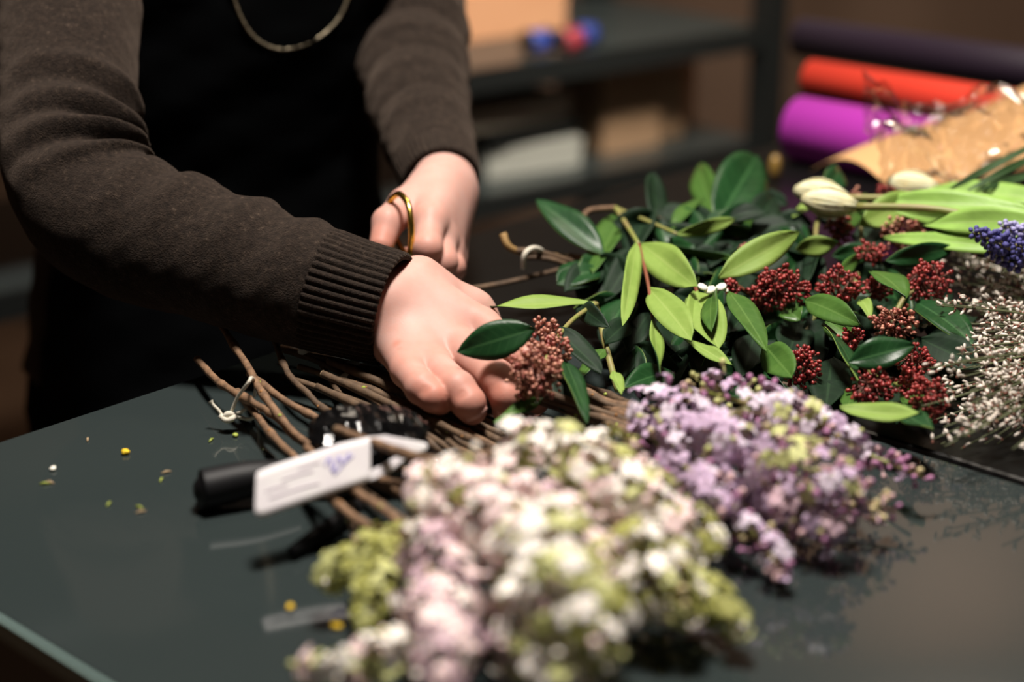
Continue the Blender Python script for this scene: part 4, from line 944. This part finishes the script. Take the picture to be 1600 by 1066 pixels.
def lilac():
    GP, GM = 'pale lilac branches in the front bunch', 'mauve lilac branches beside the skimmia'
    ALL = []
    def branch(label, grp, pts, r, m, pan, stempts):
        base = stempts[0]; t = thing('lilac_branch', (base.x, base.y, TABZ), label, 'branch', grp)
        pp = twig(t, stempts, r, m)
        for q in pan: panicle(t, *q)
        return t
    # pale bunch: (start px, end px, radius px, height, mix, floret mm, stem pixel path)
    W, K_, V_, L_, O_ = 'fl_white', 'fl_pink', 'fl_mauve', 'fl_lime', 'fl_olive'
    pale = [
        ('white and blush lilac branch on top of the front bunch', (810, 700, .062), (1010, 790, .055), 78, [W, W, K_, W, L_], .0066, [(526, 671, .050), (576, 689, .050), (690, 721, .055)], 'bark'),
        ('blush pink lilac branch lying over the tag side of the front bunch', (690, 770, .055), (850, 850, .066), 92, [K_, K_, W, W, K_], .0068, [(308, 561, .016), (341, 596, .018), (387, 625, .020), (430, 650, .018), (474, 692, .014), (580, 745, .02)], 'bark'),
        ('cream lilac branch with olive florets on the mauve side of the front bunch', (900, 730, .045), (1110, 850, .036), 82, [W, O_, W, K_, L_, O_], .0064, [(433, 545, .014), (500, 566, .014), (640, 640, .014), (770, 700, .024)], 'bark2'),
        ('dusty mauve lilac branch at the table side of the front bunch', (690, 850, .040), (690, 1060, .034), 80, [V_, V_, K_, V_, W, K_], .0064, [(372, 612, .014), (423, 678, .014), (462, 717, .018), (512, 774, .024), (579, 824, .030)], 'bark'),
        ('cream and lime lilac branch at the heart of the front bunch', (830, 850, .058), (950, 1010, .052), 112, [W, W, L_, W, L_, O_], .0068, [(346, 508, .030), (390, 578, .026), (412, 618, .024), (474, 689, .016), (600, 760, .02), (740, 820, .04)], 'bark'),
        ('cream lilac branch drooping to the glass from the front bunch', (970, 860, .040), (1080, 960, .026), 84, [W, W, O_, L_], .0062, [(390, 584, .020), (437, 621, .020), (494, 653, .016), (600, 700, .014), (700, 750, .02), (880, 830, .035)], 'bark'),
        ('olive green lilac branch poking out of the front bunch over bare glass', (640, 840, .030), (500, 905, .022), 46, [O_, L_, O_], .0058, [(480, 700, .030), (551, 764, .030), (611, 806, .030)], 'bark'),
        ('lime and pink lilac branch lowest in the front bunch', (650, 1020, .022), (470, 1050, .014), 44, [L_, K_, L_, W], .0058, [(547, 790, .02), (558, 849, .02), (610, 930, .022)], 'bark2'),
        ('olive tipped lilac branch beside the table reflection of the mauve lilac', (1040, 880, .026), (1160, 985, .016), 46, [O_, O_, L_], .0058, [(700, 690, .02), (800, 760, .022), (950, 830, .026)], 'bark2'),
        ('short lime green lilac branch beside the white tag', (672, 752, .034), (668, 800, .034), 38, [L_, O_, L_, W], .0056, [(500, 566, .010), (560, 660, .010), (620, 725, .014)], 'bark2'),
        ('pale pink lilac branch filling the middle of the front bunch', (760, 790, .050), (960, 900, .050), 95, [K_, W, V_, K_, O_], .0066, [(430, 535, .022), (451, 585, .022), (480, 614, .020), (512, 643, .016), (600, 690, .016), (700, 740, .035)], 'bark2'),
        ('white lilac branch under the front bunch at the picture foot', (820, 960, .035), (900, 1090, .030), 90, [W, L_, V_, W], .0066, [(520, 730, .02), (640, 820, .024), (760, 900, .03)], 'bark2'),
    ]
    for lab, s, e, rp, mix, fr, st, bm in pale:
        p0, p1 = H(*s), H(*e); rad = rp / pxm((p0 + p1) / 2)
        br_ = branch(lab, GP, None, .0023 if bm == 'bark' else .0020, bm, [(p0, p1, rad, mix, fr, .14, ['bud_cream', 'fl_lime', 'fl_white', 'fl_pink'], 1.0)], [H(*q) for q in st] + [p0])
        if lab.startswith('olive green'): panicle(br_, H(600, 860, .028), H(575, 985, .016), 42 / pxm(p1), [O_, L_, O_], fr, .2, ['fl_lime', 'fl_olive'])
    A_, B_ = 'fl_lav', 'fl_pale'
    mau = [
        ('pale lavender lilac branch nearest the brown stems', (1020, 640, .045), (1160, 700, .050), 62, [A_, B_, A_, B_], .0062, .2, 6),
        ('lavender and lime lilac branch along the skimmia side', (1100, 612, .050), (1290, 665, .050), 52, [A_, B_, L_, B_], .0058, .45, 22),
        ('lavender lilac branch beside the front bunch', (1025, 690, .036), (1140, 790, .034), 62, [A_, A_, B_], .0060, .4, 40),
        ('full lavender lilac branch across the mauve bunch', (1160, 690, .050), (1340, 765, .042), 62, [A_, B_, A_, L_], .0058, .5, 30),
        ('pinkish mauve lilac branch lying on the glass', (1190, 770, .026), (1310, 830, .022), 56, [A_, A_, V_], .0058, .4, 52),
        ('slender lilac branch tip of round pink buds pointing to the black table', (1320, 695, .030), (1445, 748, .022), 24, [A_, 'fl_lav'], .0052, .8, 12),
        ('small drooping lilac branch tip over its own reflection', (1165, 820, .022), (1225, 895, .012), 34, [B_, A_], .0054, .6, 60),
        ('purple budded lilac branch at the end of the mauve bunch', (1290, 765, .028), (1395, 800, .018), 48, [A_, V_], .0056, .75, 46),
        ('lavender lilac branch shoulder above the purple buds', (1230, 650, .045), (1350, 700, .036), 42, [A_, B_], .0056, .45, 16),
        ('shaded violet lilac branch inside the mauve bunch', (1090, 740, .020), (1240, 790, .018), 56, [A_, V_], .0056, .4, 56),
    ]
    for i, (lab, s, e, rp, mix, fr, bf, k) in enumerate(mau):
        p0, p1 = H(*s), H(*e); rad = rp / pxm((p0 + p1) / 2)
        y0 = 596 + k * .9
        st = [H(560 + 10 * i, 530 + 4 * i, .012 + .003 * (i % 4)), H(760, 565 + k * .55, .016 + .004 * (i % 3)), H(905, y0, .020 + .004 * (i % 3)), H(985, y0 + 30, .026)]
        branch(lab, GM, None, .0022, 'bark' if i % 2 else 'bark2', [(p0, p1, rad, mix, fr, bf, ['bud_purple', 'bud_purple', 'bud_pink', 'bud_cream', 'fl_lime'] if bf < .7 else ['bud_purple', 'bud_purple', 'bud_pink', 'bud_cream'], 1.0)], st + [p0])
    # bare cut twigs of the bundle under the wrist
    for i in range(9):
        y = 542 + i * 7; x0 = 440 + (i * 37) % 120
        pts = [H(x0, y + (x0 - 440) * .12, .010 + .005 * (i % 3)), H(600, y + 40 + i * 2, .010 + .004 * (i % 3)), H(700, y + 88 + i * 3, .008 + .004 * (i % 2)), H(792 - i * 5, y + 130 + i * 2, .008)]
        p0 = pts[0]; t = thing('bare_twig', (p0.x, p0.y, TABZ), 'bare brown woody stem lying in the bundle under the wrist', 'twig', 'woody stems of the bundle under the wrist')
        twig(t, pts, .0017 + .0004 * (i % 3), 'bark2' if i % 3 else 'bark')
        if i in (1, 3, 6): MB().ball(p0 + Vector((0, 0, .003)), .0034, (1, .2, .3), 1.5, 8, 6).build('pale_bud', M['white_bud'], t)
lilac()

# ------------------------------------------------------------------ small things on the glass table
def tag_thing():
    # white loop label: outline and slot in its own plane
    def Z(x, y):
        return A(x, y, 0.868 + (x - 400) / 260 * .022 + .008 * math.sin((x - 400) / 260 * 2.6) + (750 - y + (x - 400) * -.22) * .00013)
    top = [(400, 742), (404, 737), (430, 727), (480, 711), (530, 694), (566, 684), (602, 681), (640, 688), (669, 694), (667, 702), (648, 710)]
    hin_t = [(578, 694), (600, 693), (622, 699), (640, 703)]
    bot = [(398, 800), (402, 809), (412, 808), (450, 795), (508, 775), (560, 758), (586, 750), (610, 738), (629, 721), (640, 712)]
    hin_b = [(578, 736), (596, 728), (612, 718), (626, 710)]
    def strip(lo_, hi_, n=30):
        def samp(pl, n):
            q = [Vector((*p, 0)) for p in pl]; L = [0]
            for i in range(1, len(q)): L.append(L[-1] + (q[i] - q[i - 1]).length)
            return [(np.interp(t * L[-1], L, [p.x for p in q]), np.interp(t * L[-1], L, [p.y for p in q])) for t in np.linspace(0, 1, n)]
        a, b = samp(lo_, n), samp(hi_, n); vs = []; m = 6
        for (x0, y0), (x1, y1) in zip(a, b):
            for k in range(m + 1): vs.append(Z(x0 + (x1 - x0) * k / m, y0 + (y1 - y0) * k / m))
        return vs, [(i * (m + 1) + k, (i + 1) * (m + 1) + k, (i + 1) * (m + 1) + k + 1, i * (m + 1) + k + 1) for i in range(n - 1) for k in range(m)]
    base = H(420, 820)
    t = thing('plant_label', Z(410, 800), 'white loop label hooked around a lilac stem', 'label')
    mb = MB()
    mb.add(*strip([(400, 742), (404, 737), (430, 727), (480, 711), (530, 694), (579, 683)], [(398, 800), (402, 809), (412, 808), (450, 795), (508, 775), (579, 752)]))
    c = mb.build('card', M['paper'], t); q = c.modifiers.new('solid', 'SOLIDIFY'); q.thickness = .0006
    mb = MB(); mb.add(*strip([(578, 683.5), (602, 681), (640, 688), (666, 693), (669, 700)], [(578, 695), (600, 693), (622, 699), (640, 705), (652, 708)]))
    mb.add(*strip([(578, 736), (596, 728), (612, 718), (630, 708), (650, 700), (668, 696)], [(578, 752.5), (586, 750), (610, 738), (629, 722), (648, 710), (667, 703)]))
    l = mb.build('hanging_loop', M['paper'], t); q = l.modifiers.new('solid', 'SOLIDIFY'); q.thickness = .0006
    def stroke(pts, w, m, name):
        q = smooth_path([Z(*p) - FW * .0006 for p in pts], 5); MB().tube(q, w, 5).build(name, M[m], c)
    stroke([(508, 728), (516, 716), (520, 738), (530, 714), (536, 726), (546, 708)], .0007, 'ink', 'handwriting')
    stroke([(522, 742), (532, 732), (540, 722), (552, 712)], .0006, 'ink', 'handwriting')
    for y, x0, x1 in ((758, 415, 450), (748, 440, 490), (770, 420, 500), (738, 468, 500)):
        stroke([(x0, y + (430 - x0) * .3 + 6), ((x0 + x1) / 2, y + (430 - (x0 + x1) / 2) * .3 + 5), (x1, y + (430 - x1) * .3 + 6)], .0005, 'ink2', 'printed_line')
    # clear label with blue print
    t = thing('clear_sleeve_label', A(690, 720, 0.99), 'small clear plastic label with blue print among the stems', 'label')
    cs = [A(652, 712, .985), A(690, 690, 1.0), A(716, 697, 1.0), A(700, 740, .98), A(668, 736, .975)]
    f = MB().add(cs, [(0, 1, 2, 3, 4)]).build('film', M['clear_label'], t); q = f.modifiers.new('solid', 'SOLIDIFY'); q.thickness = .0004
    MB().tube([A(690, 712, .984), A(700, 704, .987), A(699, 716, .984), A(690, 714, .983)], .0005, 5).build('blue_print', M['blue'], t)
    MB().add([A(684, 699, .988), A(711, 700, .992), A(706, 708, .99), A(686, 706, .986)], [(0, 1, 2, 3)]).build('white_print', M['paper'], t)
tag_thing()

def twine():
    k = A(355, 653, 1.035); t = thing('twine', k, 'white twine tied in a knot around the stem ends', 'twine')
    g = lambda x, y, d=1.035: A(x, y, d)
    MB().tube(smooth_path(wobble([g(352, 655), g(360, 648), g(372, 620, 1.03), g(388, 598, 1.02), g(394, 590, 1.03), g(400, 600, 1.06), g(398, 620, 1.07)], .0004), 6), .0011, 7).build('loop', M['twine'], t)
    MB().tube(smooth_path([g(348, 652), g(342, 642), g(334, 634), g(329, 627)], 5), interp([0, .8, 1], [.0011, .0011, .0017], 16), 7).build('tail', M['twine'], t)
    MB().tube(smooth_path([g(356, 654), g(370, 652), g(386, 655), g(396, 653, 1.03), g(410, 640, 1.03)], 5), .0011, 7).build('loop', M['twine'], t)
    MB().tube(smooth_path([g(358, 650), g(374, 645), g(386, 638), g(398, 630, 1.04)], 5), .0011, 7).build('loop', M['twine'], t)
    MB().tube(smooth_path([g(345, 650, 1.033), g(353, 657, 1.031), g(362, 655, 1.031), g(366, 650, 1.034), g(356, 647, 1.032), g(348, 655, 1.033)], 5), .0018, 8).build('knot', M['twine'], t)
twine()

def black_wrap():
    # crumpled black plastic sleeve round the stems
    a, b = H(484, 694, .024), H(668, 688, .024); c = (a + b) / 2
    ax = (b - a).normalized(); vs = []; nu, nv = 20, 18; L = (b - a).length
    sd = Vector((-ax.y, ax.x, 0))
    for i in range(nu + 1):
        for j in range(nv):
            u = i / nu; th = 2 * math.pi * j / nv
            rr = .019 * (1 - .55 * abs(2 * u - .95) ** 3) + .0012 * math.sin(th * 5 + u * 7) + .0008 * math.sin(th * 8 - u * 11) + R.uniform(-.0016, .0016)
            p = a + ax * (L * u + R.uniform(-.0012, .0012)) + sd * (rr * 1.35 * math.cos(th)) + Vector((0, 0, .004 + max(-.018, rr * math.sin(th) * .8)))
            vs.append(p)
    fs = [(i * nv + j, i * nv + (j + 1) % nv, (i + 1) * nv + (j + 1) % nv, (i + 1) * nv + j) for i in range(nu) for j in range(nv)]
    o = MB().add(vs, fs).build('plastic_sleeve', M['plastic_black'], None, False); tag(o, 'crumpled shiny black plastic sleeve among the lilac stems', 'plastic')
black_wrap()

def secateurs():
    e0 = H(312, 766, .012); e1 = H(470, 742, .012); e2 = H(560, 745, .012)
    t = thing('secateurs', (e0.x, e0.y, TABZ), 'pruning shears with thick black handle lying behind the white label', 'shears')
    d = (e1 - e0).normalized()
    def handle(p, q, nm):
        pp = smooth_path([p - d * .000, p.lerp(q, .08), p.lerp(q, .5) + Vector((0, 0, .002)), q], 6)
        MB().tube([pp[0] - (pp[1] - pp[0]).normalized() * .003] + pp, [.004] + interp([0, .08, .35, .7, 1], [.0080, .0110, .0115, .0100, .0080], len(pp)), 14).build(nm, M['tool_black'], t)
    handle(e0, e1, 'handle'); MB().tube([H(455, 862, .005), H(500, 835, .005), H(560, 790, .007)], [.003, .005, .004], 10).build('reflection_bar', M['tool_black'], t)  # the slender second tube is a dark bar standing for a reflection in the glass
    
    MB().tube([e1, e1.lerp(e2, .5), e2], [.008, .007, .002], 10).build('blade', M['tool_black'], t)
secateurs()

def debris():
    def crumb(px, py, r, m, name, label, cat, flat=.55, group=None):
        c = H(px, py); mb = MB()
        for _ in range(3):
            mb.ball(c + Vector((R.uniform(-.5, .5) * r, R.uniform(-.5, .5) * r, r * flat)), r * R.uniform(.6, .9), (R.uniform(-.3, .3), R.uniform(-.3, .3), 1), flat, 8, 5)
        tag(mb.build(name, M[m]), label, cat, group)
    crumb(198, 710, .0030, 'yellow', 'petal_scrap', 'bright yellow petal scrap alone on the dark glass', 'petal')
    crumb(527, 983, .0028, 'yellow', 'petal_scrap', 'yellow petal scrap beside the lime lilac branch', 'petal')
    crumb(452, 951, .0020, 'yellow', 'petal_scrap', 'smaller yellow petal scrap near the olive lilac tip', 'petal')
    crumb(84, 735, .0022, 'white_bud', 'petal_scrap', 'white petal crumb by the table edge', 'petal')
    crumb(369, 683, .0022, 'budgreen', 'bud_scrap', 'green bud scrap below the twine knot', 'bud')
    for i, (x, y) in enumerate(((70, 756), (78, 754), (170, 788), (220, 800), (218, 793), (260, 738), (252, 750), (137, 687), (330, 688))):
        c = H(x, y, .0006); a = R.uniform(0, 3); d = Vector((math.cos(a), math.sin(a), 0)) * .003
        tag(MB().tube([c - d, c + Vector((0, 0, .0005)), c + d], [.0003, .0008, .0003], 6).build('plant_crumb', M['cut' if i % 2 else 'budgreen']), 'tiny dry plant crumb scattered on the dark glass', 'crumb', 'plant crumbs on the glass')
debris()

# ------------------------------------------------------------------ flowers to the right
def right_flowers():
    # white broom sprays
    for i in range(16):
        x0, y0 = 1700 - R.uniform(0, 60), 620 - i * 7 + R.uniform(-10, 10)
        x1, y1 = R.uniform(1485, 1570), 425 + i * 17.5 + R.uniform(-8, 8)
        p0 = H(x0 + 120, y0 * .6 + y1 * .4, .02 + .003 * (i % 4)); p1 = H(x1, y1, .012 + .034 * ((i * 5) % 7) / 7 * (1 if y1 < 640 else .4))
        t = thing('broom_spray', (p0.x, p0.y, TABZ), 'fine spray of tiny white broom buds beside the skimmia', 'spray', 'white broom sprays beside the skimmia')
        st, bd, cx = MB(), MB(), MB()
        for k in range(8):
            q1 = p1 + Vector((R.uniform(-.025, .03), R.uniform(-.03, .03), R.uniform(-.012, .018))); q1.z = max(q1.z, TABZ + .003)
            path = smooth_path([p0, p0.lerp(q1, .5) + Vector((0, 0, .008)), q1], 8)
            st.tube(path, interp([0, 1], [.0008, .0004], len(path)), 4)
            for _ in range(20):
                u = R.uniform(.25, 1); p = path[min(len(path) - 1, int(u * (len(path) - 1)))].copy() + Vector((R.uniform(-.006, .006), R.uniform(-.006, .006), R.uniform(-.003, .006)))
                d = Vector((R.uniform(-1, .3), R.uniform(-.6, .6), R.uniform(-.6, .8))).normalized(); l = R.uniform(.0016, .0030)
                bd.ball(p + d * l, R.uniform(.0009, .0013), d, 2.2, 6, 4); cx.ball(p - d * .0004, .0008, d, 1.4, 5, 3)
        st.build('stem', M['broom_stem'], t)['kind'] = 'stuff'; bd.build('flower_bud', M['broom'], t)['kind'] = 'stuff'; cx.build('calyx', M['broom_base'], t)['kind'] = 'stuff'
    # cream tulips behind
    def tulip(bx, by, ex, ey, d, d2, leafs, label):
        tip = A(bx, by, d); end = A(ex, ey, d2); ax = (tip - end).normalized()
        t = thing('tulip', (end.x, end.y, TABZ), label, 'tulip', 'cream tulips behind the skimmia')
        st = tip - ax * .036
        MB().tube(smooth_path([end, end.lerp(st, .5) + Vector((0, 0, .006)), st], 6), .0028, 9).build('stem', M['gstem'], t)
        x = ax.orthogonal().normalized(); y = ax.cross(x)
        for k in range(6):
            a = k * math.pi / 3; o = x * math.cos(a) + y * math.sin(a); rr = .010 if k % 2 else .0085
            s2 = ax.cross(o); vs = []
            for i in range(7):
                u = i / 6; w = .0095 * math.sin(math.pi * (u * .8 + .12)) ; out = rr * math.sin(math.pi * (u * .78 + .1))
                for j in (-1, -.5, 0, .5, 1): vs.append(st + ax * (u * .040) + o * (out - .002 * j * j) + s2 * (w * j))
            fs = [(i * 5 + j, i * 5 + j + 1, (i + 1) * 5 + j + 1, (i + 1) * 5 + j) for i in range(6) for j in range(4)]
            pt = MB().add(vs, fs).build('petal', M['tulip'], t); q = pt.modifiers.new('solid', 'SOLIDIFY'); q.thickness = .0008
        for (x0, y0, x1, y1, w, dd, kw) in leafs:
            b, e = A(x0, y0, d2 + dd), A(x1, y1, d + dd); add_leaf(t, b, e, w / pxm(e), 'l', **kw)
    tulip(1250, 298, 1560, 345, 1.26, 1.20, [(1620, 330, 1370, 312, 44, -.03, dict(roll=U(10), curl=.05)), (1640, 372, 1400, 330, 36, -.05, dict(roll=U(-15), curl=.06))], 'cream tulip bud peeping over the skimmia beside the curled leaf')
    tulip(1262, 312, 1600, 360, 1.22, 1.16, [(1640, 345, 1440, 352, 44, -.03, dict(roll=U(-10), curl=.08)), (1600, 390, 1380, 372, 34, -.02, dict(curl=.05))], 'lower cream tulip bud close behind the skimmia')
    tulip(1395, 285, 1680, 330, 1.30, 1.24, [(1650, 315, 1450, 296, 46, -.02, dict(roll=U(15), curl=.05))], 'cream tulip bud lying towards the cellophane')
    # dark grass blades
    for x0, y0, x1, y1 in ((1480, 298, 1640, 215), (1500, 305, 1650, 228), (1520, 300, 1660, 262)):
        p, q = A(x0, y0, 1.24), A(x1, y1, 1.28)
        tag(leaf_geo(p, q, .006, nseg=8, curl=.05).build('grass_blade', [M['grass'], M['grass']]), 'long dark grass blade crossing in front of the cellophane', 'leaf', 'dark grass blades')
    # grape hyacinths
    for i, (x, y, m) in enumerate(((1545, 372, 0), (1578, 388, 0), (1590, 362, 1), (1608, 395, 0), (1568, 400, 0), (1612, 372, 1))):
        c = A(x, y, 1.12 + .01 * (i % 3)); ax = Vector((-.8, -.2, .35 + .2 * (i % 2))).normalized(); b0 = c - ax * .03; e = c + Vector((.12, .05, -.03))
        t = thing('grape_hyacinth', (e.x, e.y, TABZ), 'small grape hyacinth spike beside the broom', 'flower', 'grape hyacinths beside the broom')
        MB().tube(smooth_path([e, b0, c + ax * .012], 5), .0013, 6).build('stem', M['gstem'], t)
        bl = MB(); xx = ax.orthogonal().normalized(); yy = ax.cross(xx)
        for k in range(34):
            u = k / 34; a = k * 2.4; rr = .0065 * (1 - .55 * u); o = xx * math.cos(a) + yy * math.sin(a)
            bl.ball(c + ax * (u * .026 - .012) + o * rr, .0024 * (1 - .3 * u), o, 1.2, 6, 4)
        bl.build('bell_cluster', M['muscari_pale' if m else 'muscari'], t)['kind'] = 'stuff'
    # tan stem ends with a white rubber band behind the skimmia
    p = A(788, 372, 1.22); t = thing('banded_stems', (p.x, p.y, TABZ), 'tan stem ends bound with a white band behind the skimmia', 'stems')
    for (x0, y0, xm, ym, x1, y1, r, m) in ((786, 366, 806, 392, 900, 404, .0028, 'tan'), (806, 392, 850, 396, 960, 430, .0024, 'bark2'), (815, 402, 870, 408, 960, 450, .0022, 'bark2'), (735, 452, 800, 440, 900, 415, .0022, 'bark2')):
        stem(t, [A(x0, y0, 1.22), A(xm, ym, 1.22), A(x1, y1, 1.25)], r, r * .8, m, name='stem_end')
    MB().tube(smooth_path([A(818, 420, 1.205), A(820, 398, 1.2), A(832, 388, 1.205), A(846, 392, 1.22), A(840, 400, 1.24)], 6), .0019, 8).build('band', M['twine'], t)
right_flowers()
